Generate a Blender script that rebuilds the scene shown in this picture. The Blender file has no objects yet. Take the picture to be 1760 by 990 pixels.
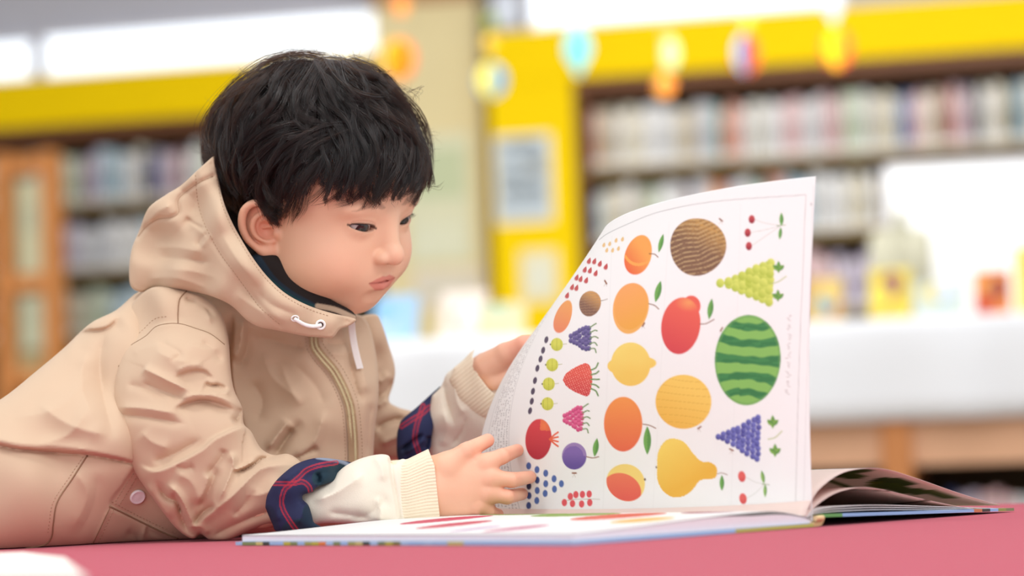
import bpy, bmesh, math, random
import numpy as np
from mathutils import Vector, Matrix
from mathutils.bvhtree import BVHTree

scene = bpy.context.scene
COL = scene.collection
PI = math.pi
random.seed(7)
RNG = np.random.default_rng(11)

# ------------------------------------------------------------------ camera, world, lamps, exposure
ZT = 0.62                                   # table top height
F_PX = 4155.0                               # 85 mm lens on a 36 mm sensor, 1760 px wide
PITCH, ROLL = math.radians(3.95), math.radians(-2.0)
CAM = np.array([0.0, 0.0, ZT + 0.066])
RM = np.array((Matrix.Rotation(PI / 2 + PITCH, 3, 'X') @ Matrix.Rotation(ROLL, 3, 'Z')))
cd = bpy.data.cameras.new('camera'); cam = bpy.data.objects.new('camera', cd); COL.objects.link(cam)
cam.location = CAM; cam.rotation_euler = Matrix(RM.tolist()).to_euler()
cd.sensor_width = 36; cd.lens = 85; cd.clip_start = 0.05; cd.clip_end = 60
cd.dof.use_dof = True; cd.dof.focus_distance = 2.10; cd.dof.aperture_fstop = 2.9
scene.camera = cam

scene.view_settings.view_transform = 'Standard'; scene.view_settings.look = 'None'
scene.view_settings.gamma = 1; scene.view_settings.use_curve_mapping = False
scene.view_settings.exposure = 0.0
world = bpy.data.worlds.new('world'); scene.world = world; world.use_nodes = True
world.node_tree.nodes['Background'].inputs[0].default_value = (0.93, 0.96, 1.0, 1)
world.node_tree.nodes['Background'].inputs[1].default_value = 0.86

def lamp(name, loc, aim, size, power, color=(1, 1, 1), size_y=None):
    l = bpy.data.lights.new(name, 'AREA'); l.size = size; l.energy = power; l.color = color
    if size_y: l.shape = 'RECTANGLE'; l.size_y = size_y
    o = bpy.data.objects.new(name, l); COL.objects.link(o); o.location = loc
    o.rotation_euler = (Vector(aim) - Vector(loc)).to_track_quat('-Z', 'Y').to_euler()
    return o
lamp('ceiling_lamp_key', (1.3, 0.5, 2.7), (0.0, 2.2, 0.8), 1.3, 36, (0.98, 0.99, 1.0))
lamp('front_fill_light', (-0.9, -1.3, 1.5), (-0.1, 2.2, 0.75), 2.4, 26, (0.95, 0.985, 1.0), 1.8)  # unseen soft fill added behind the lens to brighten the front
lamp('hair_streak_light', (-0.75, 1.55, 2.4), (-0.2, 2.2, 1.0), 0.35, 9, (1.0, 0.99, 0.97))  # small unseen light added to draw bright streaks along the hair
lamp('ceiling_lamp_above', (-0.3, 2.7, 2.75), (-0.1, 2.25, 0.7), 1.6, 12, (1.0, 0.99, 0.97))
lamp('ceiling_lamp_aisle', (-1.6, 6.2, 2.7), (-0.6, 8.5, 1.3), 2.0, 40, (1.0, 0.98, 0.94))
lamp('ceiling_lamp_shelves', (1.2, 6.4, 2.7), (0.9, 9.0, 1.5), 2.2, 76, (1.0, 0.99, 0.97))
lamp('ceiling_lamp_counter', (0.8, 4.2, 2.6), (0.9, 6.1, 0.9), 1.6, 18)

# ------------------------------------------------------------------ helpers
def L(c):                                   # sRGB 0-255 -> linear
    c = np.asarray(c, float) / 255.0
    return np.where(c <= 0.04045, c / 12.92, ((c + 0.055) / 1.055) ** 2.4)
def W(px, py, d):                           # the world point seen at photo pixel (px, py) at depth y = d
    v = RM @ np.array([(px - 880) / F_PX, -(py - 495) / F_PX, -1.0])
    return CAM + v * (d / v[1])
def Wn(px, py, d):
    px, py, d = np.broadcast_arrays(np.asarray(px, float), np.asarray(py, float), np.asarray(d, float))
    v = np.stack([(px - 880) / F_PX, -(py - 495) / F_PX, -np.ones_like(px)], -1) @ RM.T
    return CAM + v * (d / v[..., 1])[..., None]
def Wz(px, py, z):                          # the point seen at a pixel on the level plane z
    v = RM @ np.array([(px - 880) / F_PX, -(py - 495) / F_PX, -1.0])
    return CAM + v * ((z - CAM[2]) / v[2])
def project(P):
    q = (np.asarray(P) - CAM) @ RM
    return 880 + F_PX * q[..., 0] / -q[..., 2], 495 - F_PX * q[..., 1] / -q[..., 2]

def mat(name, color, rough=0.6, spec=0.3, noise=0.0, nscale=40.0, bump=0.0, bscale=400.0, attr=None,
        sss=0.0, sheen=0.0, emit=None, metal=0.0, sssr=(0.012, 0.005, 0.003)):
    m = bpy.data.materials.new(name); m.use_nodes = True
    nt = m.node_tree; b = nt.nodes['Principled BSDF']
    rgb = (*L(color), 1)
    b.inputs['Base Color'].default_value = rgb
    b.inputs['Roughness'].default_value = rough
    b.inputs['Specular IOR Level'].default_value = spec
    b.inputs['Metallic'].default_value = metal
    if sheen: b.inputs['Sheen Weight'].default_value = sheen; b.inputs['Sheen Roughness'].default_value = 0.5
    if sss:
        b.inputs['Subsurface Weight'].default_value = sss
        b.inputs['Subsurface Radius'].default_value = sssr; b.inputs['Subsurface Scale'].default_value = 1.0
    src = None
    tc = nt.nodes.new('ShaderNodeTexCoord')
    if attr:
        a = nt.nodes.new('ShaderNodeAttribute'); a.attribute_name = attr; src = a.outputs['Color']
    if noise:
        n = nt.nodes.new('ShaderNodeTexNoise'); n.inputs['Scale'].default_value = nscale; n.inputs['Detail'].default_value = 5
        nt.links.new(tc.outputs['Object'], n.inputs['Vector'])
        r = nt.nodes.new('ShaderNodeMapRange'); r.inputs['To Min'].default_value = 1 - noise; r.inputs['To Max'].default_value = 1 + noise
        nt.links.new(n.outputs['Fac'], r.inputs['Value'])
        mx = nt.nodes.new('ShaderNodeMix'); mx.data_type = 'RGBA'; mx.blend_type = 'MULTIPLY'; mx.inputs[0].default_value = 1
        mx.inputs[6].default_value = rgb
        if src: nt.links.new(src, mx.inputs[6])
        nt.links.new(r.outputs[0], mx.inputs[7]); src = mx.outputs[2]
    if src: nt.links.new(src, b.inputs['Base Color'])
    if bump:
        n2 = nt.nodes.new('ShaderNodeTexNoise'); n2.inputs['Scale'].default_value = bscale; n2.inputs['Detail'].default_value = 2
        nt.links.new(tc.outputs['Object'], n2.inputs['Vector'])
        bp = nt.nodes.new('ShaderNodeBump'); bp.inputs['Strength'].default_value = bump; bp.inputs['Distance'].default_value = 0.001
        nt.links.new(n2.outputs['Fac'], bp.inputs['Height']); nt.links.new(bp.outputs[0], b.inputs['Normal'])
    if emit:
        b.inputs['Emission Color'].default_value = rgb; b.inputs['Emission Strength'].default_value = emit
    return m
def paperize(m, amt):                       # thin paper lets some light through
    nt = m.node_tree; b = nt.nodes['Principled BSDF']; t = nt.nodes.new('ShaderNodeBsdfTranslucent'); x = nt.nodes.new('ShaderNodeMixShader'); x.inputs[0].default_value = amt
    l = b.inputs['Base Color'].links
    if l: nt.links.new(l[0].from_socket, t.inputs['Color'])
    else: t.inputs['Color'].default_value = b.inputs['Base Color'].default_value
    nt.links.new(b.outputs[0], x.inputs[1]); nt.links.new(t.outputs[0], x.inputs[2]); nt.links.new(x.outputs[0], nt.nodes['Material Output'].inputs['Surface']); return m
_mc = {}
def cmat(color, rough=0.6, spec=0.3):       # plain coloured stock with a little mottling, cached
    k = (tuple(color), rough, spec)
    if k not in _mc: _mc[k] = mat('paint', color, rough, spec, noise=0.04, nscale=25)
    return _mc[k]

def tag(o, label=None, cat=None, group=None, kind=None):
    if label: o['label'] = label
    if cat: o['category'] = cat
    if group: o['group'] = group
    if kind: o['kind'] = kind
    return o
def empty(name, loc=(0, 0, 0)):
    o = bpy.data.objects.new(name, None); COL.objects.link(o); o.location = loc; o.empty_display_size = 0.05
    return o
def mesh_obj(name, verts, faces, mats, parent=None, smooth=True, fmat=None, colors=None):
    me = bpy.data.meshes.new(name)
    verts = np.asarray(verts, np.float32)
    off = np.zeros(3)
    if isinstance(faces, np.ndarray):
        n, k = faces.shape
        me.vertices.add(len(verts)); me.vertices.foreach_set('co', verts.ravel())
        me.loops.add(n * k); me.loops.foreach_set('vertex_index', faces.astype(np.int32).ravel())
        me.polygons.add(n); me.polygons.foreach_set('loop_start', np.arange(0, n * k, k, dtype=np.int32))
        me.polygons.foreach_set('loop_total', np.full(n, k, np.int32))
        me.update(calc_edges=True)
    else:
        me.from_pydata(verts.tolist(), [], faces); me.update()
    for m in (mats if isinstance(mats, (list, tuple)) else [mats]): me.materials.append(m)
    if fmat is not None: me.polygons.foreach_set('material_index', np.asarray(fmat, np.int32))
    me.polygons.foreach_set('use_smooth', np.full(len(me.polygons), smooth))
    if colors is not None:
        ca = me.color_attributes.new('tint', 'FLOAT_COLOR', 'POINT')
        c4 = np.ones((len(verts), 4), np.float32); c4[:, :3] = colors
        ca.data.foreach_set('color', c4.ravel())
    o = bpy.data.objects.new(name, me); COL.objects.link(o)
    if parent:
        o.parent = parent
        o.matrix_parent_inverse = Matrix.Translation(-Vector(parent.location))
    return o
class MB:                                   # gathers simple solids into one mesh
    def __init__(s): s.v = []; s.f = []; s.m = []; s.mats = []
    def _mi(s, m):
        if m not in s.mats: s.mats.append(m)
        return s.mats.index(m)
    def add(s, v, f, m):
        k = len(s.v); s.v += [tuple(map(float, p)) for p in v]; s.f += [[i + k for i in q] for q in f]; s.m += [s._mi(m)] * len(f); return s
    def box(s, lo, hi, m, fr=None, bev=0.0):
        bm = bmesh.new(); bmesh.ops.create_cube(bm, size=1)
        for v in bm.verts: v.co = [lo[i] + (v.co[i] + .5) * (hi[i] - lo[i]) for i in range(3)]
        if bev: bmesh.ops.bevel(bm, geom=bm.edges[:], offset=bev, segments=2, affect='EDGES', profile=0.6)
        bm.verts.index_update()
        v = [fr(*p.co) if fr else tuple(p.co) for p in bm.verts]; f = [[q.index for q in g.verts] for g in bm.faces]; bm.free()
        return s.add(v, f, m)
    def cyl(s, p0, p1, r0, r1, m, n=16):
        p0, p1 = Vector(p0), Vector(p1); a = (p1 - p0).normalized(); u = a.orthogonal().normalized(); w = a.cross(u)
        v = []; f = []
        for k in range(n):
            t = 2 * PI * k / n; e = u * math.cos(t) + w * math.sin(t); v += [p0 + e * r0, p1 + e * r1]
        for k in range(n): f.append([2 * k, 2 * ((k + 1) % n), 2 * ((k + 1) % n) + 1, 2 * k + 1])
        f += [[2 * k for k in range(n)][::-1], [2 * k + 1 for k in range(n)]]
        return s.add(v, f, m)
    def build(s, name, parent=None, smooth=False):
        o = mesh_obj(name, s.v, s.f, s.mats, parent, smooth, s.m); return o
def tube(path, r, n=8, closed=False):       # swept tube arrays (verts, faces); r scalar or per point
    P = np.asarray(path, float); m = len(P); r = np.broadcast_to(r, m)
    T = np.gradient(P, axis=0); T /= np.linalg.norm(T, axis=1)[:, None] + 1e-12
    u = np.cross(T[0], [0.3, 0.2, 0.9]); u /= np.linalg.norm(u); V = []
    for i in range(m):
        u = u - T[i] * (u @ T[i]); u /= np.linalg.norm(u) + 1e-12; w = np.cross(T[i], u)
        for k in range(n):
            t = 2 * PI * k / n; V.append(P[i] + r[i] * (u * math.cos(t) + w * math.sin(t)))
    Fq = [[i * n + k, i * n + (k + 1) % n, (i + 1) * n + (k + 1) % n, (i + 1) * n + k] for i in range(m - 1) for k in range(n)]
    Fq += [list(range(n))[::-1], [(m - 1) * n + k for k in range(n)]]
    return V, Fq
def catmull(pts, per=8):
    P = np.asarray(pts, float)
    if len(P) < 3:
        t = np.linspace(0, 1, per + 1)[:, None]; return P[0] * (1 - t) + P[1] * t
    Q = np.vstack([2 * P[0] - P[1], P, 2 * P[-1] - P[-2]]); out = []
    for i in range(1, len(Q) - 2):
        t = np.linspace(0, 1, per, endpoint=False)[:, None]
        a, b, c, d = Q[i - 1], Q[i], Q[i + 1], Q[i + 2]
        out.append(0.5 * (2 * b + (c - a) * t + (2 * a - 5 * b + 4 * c - d) * t ** 2 + (3 * b - a - 3 * c + d) * t ** 3))
    return np.vstack(out + [P[-1:]])

# ---- implicit surfaces: smooth unions of rounded solids meshed with surface nets
def smin(a, b, k):
    h = np.clip(0.5 + 0.5 * (b - a) / k, 0, 1); return b * (1 - h) + a * h - k * h * (1 - h)
def smax(a, b, k): return -smin(-a, -b, k)
def s_sph(P, c, r): return np.linalg.norm(P - np.asarray(c), axis=-1) - r
def s_ell(P, c, r, R=None):
    q = P - np.asarray(c)
    if R is not None: q = q @ np.asarray(R)
    r = np.asarray(r, float); k0 = np.linalg.norm(q / r, axis=-1); k1 = np.linalg.norm(q / (r * r), axis=-1)
    return k0 * (k0 - 1) / (k1 + 1e-9)
def s_cap(P, a, b, ra, rb=None):
    a = np.asarray(a, float); b = np.asarray(b, float); rb = ra if rb is None else rb
    ab = b - a; h = np.clip(((P - a) @ ab) / (ab @ ab), 0, 1)
    return np.linalg.norm(P - a - h[..., None] * ab, axis=-1) - (ra + (rb - ra) * h)
def s_chain(P, pts, rs, k=0.0):
    d = None
    for i in range(len(pts) - 1):
        e = s_cap(P, pts[i], pts[i + 1], rs[i], rs[i + 1]); d = e if d is None else (smin(d, e, k) if k else np.minimum(d, e))
    return d
def nets(fn, lo, hi, h, newton=2, lipschitz=True):
    lo = np.asarray(lo, float); hi = np.asarray(hi, float); B = 8
    n = (np.ceil((hi - lo) / h / B).astype(int)) * B + 1
    ax = [lo[i] + h * np.arange(n[i]) for i in range(3)]
    if lipschitz:
        nb = (n - 1) // B
        c = np.stack(np.meshgrid(*[ax[i][:-1:B] + h * B / 2 for i in range(3)], indexing='ij'), -1)
        fc = fn(c.reshape(-1, 3)).reshape(c.shape[:3])
        F = np.ones(n, np.float32)
        F[:-1, :-1, :-1] = np.kron(fc, np.ones((B, B, B)))
        F[-1] = F[-2]; F[:, -1] = F[:, -2]; F[:, :, -1] = F[:, :, -2]
        act = np.argwhere(np.abs(fc) < h * B * 1.25)
        g = np.arange(B + 1)
        for s in range(0, len(act), 1500):
            a = act[s:s + 1500] * B
            I = a[:, 0, None, None, None] + g[None, :, None, None]; J = a[:, 1, None, None, None] + g[None, None, :, None]; K = a[:, 2, None, None, None] + g[None, None, None, :]
            I, J, K = np.broadcast_arrays(I, J, K); I = I.ravel(); J = J.ravel(); K = K.ravel()
            F[I, J, K] = fn(np.stack([ax[0][I], ax[1][J], ax[2][K]], -1))
    else:
        F = fn(np.stack(np.meshgrid(*ax, indexing='ij'), -1).reshape(-1, 3)).reshape(n).astype(np.float32)
    ins = F < 0
    cnt = np.zeros(n - 1, np.int8)
    for dx in (0, 1):
        for dy in (0, 1):
            for dz in (0, 1):
                cnt += ins[dx:n[0] - 1 + dx, dy:n[1] - 1 + dy, dz:n[2] - 1 + dz]
    cells = np.argwhere((cnt > 0) & (cnt < 8))
    idx = -np.ones(n - 1, np.int64); idx[tuple(cells.T)] = np.arange(len(cells))
    acc = np.zeros((len(cells), 3)); num = np.zeros(len(cells))
    for a in range(3):
        for u in (0, 1):
            for v in (0, 1):
                o0 = [0, 0, 0]; o1 = [0, 0, 0]; b, c = [q for q in range(3) if q != a]
                o0[b] = u; o0[c] = v; o1[b] = u; o1[c] = v; o1[a] = 1
                f0 = F[tuple((cells + o0).T)]; f1 = F[tuple((cells + o1).T)]; m = (f0 < 0) != (f1 < 0)
                t = np.where(m, f0 / np.where(m, f0 - f1, 1), 0)
                p = np.array(o0)[None] + 0.0; p = np.repeat(p, len(cells), 0); p[:, a] = t
                acc += p * m[:, None]; num += m
    V = lo + h * (cells + acc / num[:, None])
    Q = []
    for a in range(3):
        b, c = (a + 1) % 3, (a + 2) % 3
        sl0 = [slice(None)] * 3; sl1 = [slice(None)] * 3; sl0[a] = slice(0, n[a] - 1); sl1[a] = slice(1, n[a])
        chg = ins[tuple(sl0)] != ins[tuple(sl1)]
        e = np.argwhere(chg); e = e[(e[:, b] > 0) & (e[:, c] > 0) & (e[:, b] < n[b] - 1) & (e[:, c] < n[c] - 1)]
        pos = ins[tuple(sl0)][tuple(e.T)]
        ub = np.zeros(3, int); ub[b] = 1; uc = np.zeros(3, int); uc[c] = 1
        q = np.stack([idx[tuple((e - ub - uc).T)], idx[tuple((e - uc).T)], idx[tuple(e.T)], idx[tuple((e - ub).T)]], -1)
        q[~pos] = q[~pos][:, ::-1]; Q.append(q)
    Q = np.vstack(Q); Q = Q[(Q >= 0).all(1)]
    for _ in range(newton):
        e = h * 0.3; f = fn(V); G = np.stack([(fn(V + np.eye(3)[i] * e) - fn(V - np.eye(3)[i] * e)) / (2 * e) for i in range(3)], -1)
        st = -f[:, None] * G / (np.sum(G * G, 1)[:, None] + 1e-9)
        ln = np.linalg.norm(st, axis=1)[:, None]; V = V + st * np.minimum(1, h * 0.6 / (ln + 1e-12))
    return V, Q
M_peach = mat('pale_wood', (222, 172, 136), 0.55, 0.3, noise=0.08, nscale=10)
# ------------------------------------------------------------------ the room
OM = math.atan(F_PX / 18200.0)
E1 = np.array([math.cos(OM), -math.sin(OM), 0]); E2 = np.array([math.sin(OM), math.cos(OM), 0])
class Wall:                                  # upright plane frame: s along it, t into it, z up
    def __init__(s, Y0): s.o = np.array([0, Y0, 0.0])
    def at(s, px, py, t=0.0):
        v = RM @ np.array([(px - 880) / F_PX, -(py - 495) / F_PX, -1.0])
        k = (t - (CAM - s.o) @ E2) / (v @ E2); p = CAM + v * k
        return float((p - s.o) @ E1), float(p[2])
    def fr(s, a, b, c): return tuple(s.o + E1 * a + E2 * b + np.array([0, 0, c]))
WR, WL, WC = Wall(9.5), Wall(9.78), Wall(6.0)
def wbox(mb, w, s0, s1, t0, t1, z0, z1, m, bev=0.0): return mb.box((s0, t0, z0), (s1, t1, z1), m, w.fr, bev)

M_yellow = mat('yellow_paint', (246, 209, 0), 0.6, 0.08, noise=0.03, nscale=3)
M_beige = mat('beige_paint', (226, 212, 166), 0.7, 0.2, noise=0.05, nscale=4)
M_grey = mat('grey_paint', (188, 188, 198), 0.7, 0.2, noise=0.04, nscale=4)
M_floor = mat('vinyl_floor', (176, 160, 138), 0.5, 0.3, noise=0.08, nscale=6)
M_brown = mat('dark_wood', (112, 70, 42), 0.5, 0.3, noise=0.15, nscale=12)
M_olive = mat('shelf_board', (140, 118, 76), 0.6, 0.3, noise=0.1, nscale=12)
M_back = mat('shelf_back', (72, 62, 48), 0.8, 0.1, noise=0.1, nscale=8)
M_oak = mat('oak', (205, 135, 75), 0.5, 0.3, noise=0.12, nscale=14)
M_light = mat('lit_panel', (238, 246, 255), 0.5, 0.1, emit=1.2)
M_alu = mat('white_frame', (228, 228, 235), 0.4, 0.4)
M_cloth = mat('white_cloth', (232, 232, 234), 0.85, 0.1, noise=0.02, nscale=9)

mb = MB(); mb.box((-6, -1.5, -0.05), (6, 12, 0.0), M_floor); tag(mb.build('floor'), kind='structure')
S = lambda w, px, py, t=0.0: w.at(px, py, t)
zb = S(WR, 1100, 127)[1]; zt = S(WR, 1100, 37)[1]          # yellow band, bottom and top
zs = [S(WR, 1100, y, .05)[1] for y in (284, 412, 545)]     # shelf boards' undersides, right unit
sL, sR = S(WR, 845, 300)[0], S(WR, 988, 300)[0]
mb = MB()
wbox(mb, WR, sL, 4.2, 0.0, 0.5, zb, zt, M_yellow, 0.004)                   # fascia right
wbox(mb, WR, sL, sR, 0.0, 0.5, 0, zb - .001, M_yellow, 0.004)                # yellow column
wbox(mb, WL, -4.5, S(WL, 668, 300)[0], 0.0, 0.5, zb, zt, M_yellow, 0.004)   # fascia left
tag(mb.build('trim_1'), kind='structure')
mb = MB(); sa, sb = S(WL, 664, 300)[0], S(WL, 842, 300)[0]
wbox(mb, WL, sa, sb, -0.12, 0.5, 0, 2.62, M_beige, 0.01)
wbox(mb, WL, sa, sb, -0.16, 0.5, 2.53, 2.62, cmat((176, 132, 92)), 0.005)
tag(mb.build('trim_2'), kind='structure')
mb = MB()
wbox(mb, WL, -4.8, 4.8, 0.5, 0.62, 0, 3.0, M_grey)
wbox(mb, WL, -4.8, S(WL, 664, 300)[0] - .002, 0.15, 0.5, zt + .001, 3.0, M_grey)
wbox(mb, WR, S(WR, 842, 20)[0], 4.3, 0.12, 0.5, zt + .001, 3.0, M_grey)
tag(mb.build('wall_back'), kind='structure')
mb = MB(); wbox(mb, WL, -4.8, 4.8, -3.0, 0.62, 3.0, 3.05, cmat((206, 204, 200))); tag(mb.build('ceiling'), kind='structure')

def light_panel(w, x0, x1, z0, z1, t, label):
    r = empty('light_panel', w.fr((x0 + x1) / 2, t, z0))
    a = MB(); f = 0.018
    wbox(a, w, x0, x1, t - .03, t + .03, z0, z0 + f, M_alu, .003); wbox(a, w, x0, x1, t - .03, t + .03, z1 - f, z1, M_alu, .003)
    wbox(a, w, x0, x0 + f, t - .03, t + .03, z0 + f, z1 - f, M_alu, .003); wbox(a, w, x1 - f, x1, t - .03, t + .03, z0 + f, z1 - f, M_alu, .003)
    a.build('frame', r)
    a = MB(); wbox(a, w, x0 + f, x1 - f, t - .022, t + .02, z0 + f, z1 - f, M_light, .004); a.build('diffuser', r)
    tag(r, label, 'light panel', 'lit panels above the yellow band')
h_ = S(WL, 300, 33)[1] - S(WL, 300, 113)[1]
light_panel(WL, S(WL, 62, 90)[0], S(WL, 666, 50)[0], zt + .003, zt + h_, .09, 'long glowing white panel above the yellow band, upper left behind the child')
light_panel(WL, -3.6, S(WL, 48, 90)[0], zt + .003, zt + h_ - .01, .09, 'glowing white panel cut by the left edge of the picture')
light_panel(WR, S(WR, 906, 50)[0], S(WR, 1452, 8)[0], zt + .003, zt + .25, .06, 'glowing white panel above the yellow band on the right')

# ---- bookcases
def bookcase(w, s0, s1, tf, depth, boards, ztop, label, endcol, dividers=()):
    r = empty('bookcase', w.fr((s0 + s1) / 2, tf + depth / 2, 0))
    a = MB(); wbox(a, w, s0, s1, tf + depth - .02, tf + depth, 0, ztop, M_back); a.build('back_panel', r)
    a = MB(); wbox(a, w, s0, s1, tf, tf + depth - .021, ztop - .055, ztop, M_brown, .003); a.build('top_board', r)
    for z in boards:
        a = MB(); wbox(a, w, s0 + .031, s1 - .031, tf + .01, tf + depth - .021, z, z + .03, M_olive, .003); a.build('shelf', r)
    for q in (s0, s1 - .03):
        a = MB(); wbox(a, w, q, q + .03, tf, tf + depth - .021, 0, ztop - .056, endcol, .003); a.build('side_panel', r)
    for q in dividers:
        a = MB(); wbox(a, w, q, q + .02, tf + .012, tf + depth - .021, 0, ztop - .056, M_olive, .002); a.build('divider', r)
    tag(r, label, 'bookcase'); return r
bookcase(WR, sR + .004, 4.1, .04, .42, [z - .03 for z in zs] + [zs[2] - .33, zs[2] - .63], zb - .002, 'tall dark wood bookcase under the yellow band on the right, filled with pale books', M_brown)
zl = [S(WL, 200, y, .05)[1] for y in (345, 460, 575)]
bookcase(WL, -4.4, S(WL, 662, 300)[0], .04, .42, [z - .03 for z in zl] + [zl[2] - .33, zl[2] - .63], zb - .002, 'dark bookcase under the yellow band on the left behind the child', M_brown)

# ---- books: one prototype per colour, copied along each shelf
TONES = {'white': (240, 240, 240), 'cream': (236, 228, 206), 'beige': (206, 190, 164), 'pale grey': (220, 222, 228), 'pale green': (205, 216, 190),
         'pale blue': (178, 204, 218), 'blue': (110, 140, 190), 'navy': (44, 58, 110), 'pink': (230, 190, 192), 'salmon': (236, 168, 146),
         'teal': (96, 160, 146), 'brown red': (166, 104, 84), 'lilac': (196, 184, 204), 'dark green': (60, 88, 74), 'dark grey': (84, 84, 90),
         'yellow': (226, 196, 90), 'plum': (112, 70, 82), 'orange': (222, 142, 84), 'olive': (150, 138, 80)}
PROTO = {}
def book_mesh(tone):
    if tone not in PROTO:
        a = MB(); c = cmat(TONES[tone]); pg = cmat((236, 230, 214)); k = tuple(min(255, int(v * .6 + 90)) for v in TONES[tone]); k2 = tuple(int(v * .55) for v in TONES[tone])
        a.box((0, 0, 0), (1, .02, 1), c); a.box((0, 0, 0), (.07, 1, 1), c); a.box((.93, 0, 0), (1, 1, 1), c); a.box((.08, .03, .015), (.92, .97, .985), pg)
        a.box((.12, -.004, .62), (.88, .0, .9), cmat(k)); a.box((.3, -.006, .3), (.7, .0, .55), cmat(k2)); a.box((.05, -.005, .06), (.95, .0, .15), cmat((240, 240, 238)))
        o = a.build('book'); PROTO[tone] = o.data; COL.objects.unlink(o); bpy.data.objects.remove(o)
    return PROTO[tone]
def row(w, s0, s1, t, z, seq, hmin, hmax, where, group, seed, gap=None):
    rg = random.Random(seed); s = s0; i = 0; tot = sum(n for _, n in seq); L_ = s1 - s0; th0 = L_ / tot
    tones = [c for c, n in seq for _ in range(n)]
    fill = ['white', 'cream', 'pale grey', 'beige']
    for c in tones:
        if rg.random() < .16 and c in fill: c = rg.choice(fill)
        if gap and s + th0 > gap[0] and s < gap[1]: s += th0; continue
        th = th0 * rg.uniform(.75, 1.0); h = rg.uniform(hmin, hmax); dep = rg.uniform(.14, .19)
        o = bpy.data.objects.new('book', book_mesh(c)); COL.objects.link(o)
        o.location = w.fr(s, t + rg.uniform(0, .02), z); o.rotation_euler = (0, 0, -OM); o.scale = (th, dep, h)
        q = (s - s0) / L_; tag(o, c + ' book spine in the ' + ('left end', 'left part', 'middle', 'right part', 'right end')[min(4, int(q * 5))] + ' of the ' + where, 'book', group); s += th0
g = 'books in the right bookcase'
x0, x1 = sR + .05, S(WR, 1790, 150, .1)[0]
row(WR, x0, x1, .1, zs[0] + .001, [('salmon', 1), ('beige', 4), ('cream', 3), ('white', 4), ('pale grey', 3), ('beige', 1), ('pale grey', 3), ('teal', 1), ('salmon', 3), ('white', 6), ('pink', 3), ('white', 3), ('pink', 3),
    ('pale green', 3), ('pale grey', 2), ('cream', 3), ('blue', 2), ('pink', 2), ('cream', 2), ('brown red', 2), ('pink', 2), ('lilac', 1), ('dark grey', 1), ('cream', 3), ('beige', 1), ('dark green', 1), ('pale blue', 2), ('cream', 2)],
    .20, .245, 'top row of the right bookcase', g, 1)
row(WR, x0, x1, .1, zs[1] + .001, [('pale blue', 1), ('cream', 3), ('beige', 2), ('pale green', 2), ('white', 3), ('plum', 1), ('pale grey', 2), ('orange', 2), ('lilac', 1), ('white', 2), ('pale green', 1), ('teal', 1), ('salmon', 2),
    ('pale blue', 3), ('white', 4), ('cream', 3), ('pale grey', 2), ('salmon', 1), ('white', 4), ('olive', 3), ('blue', 1), ('lilac', 2), ('cream', 2), ('orange', 1), ('beige', 4)],
    .19, .235, 'second row of the right bookcase', g, 2)
row(WR, x0, x1, .1, zs[2] + .001, [('cream', 3), ('white', 4), ('pale grey', 3), ('pale blue', 2), ('white', 4), ('beige', 3), ('pink', 5), ('lilac', 4), ('pink', 3), ('cream', 3), ('beige', 3), ('white', 8)],
    .18, .23, 'third row of the right bookcase', g, 3)
g = 'books in the left bookcase'
x0, x1 = S(WL, -20, 300, .1)[0], S(WL, 420, 300, .1)[0]
row(WL, x0, x1, .1, zl[0] + .001, [('beige', 4), ('plum', 1), ('dark green', 1), ('pale grey', 1), ('salmon', 3), ('pale green', 3), ('plum', 1), ('lilac', 2), ('pale blue', 3), ('pale grey', 3), ('navy', 2), ('lilac', 2), ('pink', 1), ('plum', 1), ('white', 2), ('pale green', 3), ('cream', 3)],
    .19, .235, 'top row of the left bookcase', g, 4)
row(WL, x0, x1, .1, zl[1] + .001, [('brown red', 4), ('dark grey', 2), ('plum', 3), ('lilac', 2), ('pale grey', 4), ('white', 4), ('pale blue', 2), ('yellow', 1), ('pale green', 3), ('cream', 6)],
    .17, .21, 'second row of the left bookcase', g, 5)
row(WL, x0, x1, .1, zl[2] + .001, [('brown red', 3), ('olive', 3), ('dark grey', 2), ('beige', 3), ('pale green', 3), ('pale blue', 4), ('pale grey', 4), ('teal', 2), ('white', 6)],
    .17, .22, 'third row of the left bookcase', g, 6)

# ---- display rack with pale sheets, far left
rk = empty('display_rack', WL.fr(S(WL, 55, 500, -.9)[0], -.9, 0))
a0, a1 = S(WL, -2, 500, -.9)[0], S(WL, 112, 500, -.9)[0]; zz = S(WL, 55, 262, -.9)[1]
for q in (a0, a1 - .075):
    mb = MB(); wbox(mb, WL, q, q + .055, -.94, -.84, 0, zz, M_oak, .006); mb.build('post', rk)
for k, y in enumerate((283, 487, 650)):
    z = S(WL, 55, y, -.9)[1]; mb = MB(); wbox(mb, WL, a0 + .056, a1 - .056, -.93, -.85, z - .035, z + .035, M_oak, .005); mb.build('rail', rk)
mb = MB(); wbox(mb, WL, a0 + .056, a1 - .056, -.86, -.85, S(WL, 55, 660, -.9)[1], zz - .1, cmat((196, 186, 140))); mb.build('back_panel', rk)
tag(rk, 'orange oak display rack with pale sheets at the left edge', 'rack')
for y0, y1, c, l in ((308, 470, (206, 204, 170), 'tall pale green sheet in the upper bay of the oak display rack'), (508, 600, (196, 200, 172), 'pale sheet in the lower bay of the oak display rack')):
    z0, z1 = S(WL, 50, y1, -.93)[1], S(WL, 50, y0, -.93)[1]
    mb = MB(); wbox(mb, WL, a0 + .09, a1 - .09, -.90, -.892, z0, z1, cmat(c), .001); wbox(mb, WL, a0 + .12, a1 - .12, -.903, -.9, z0 + (z1 - z0) * .45, z0 + (z1 - z0) * .75, cmat((180, 184, 160)))
    tag(mb.build('paper_sheet'), l, 'sheet')

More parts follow.
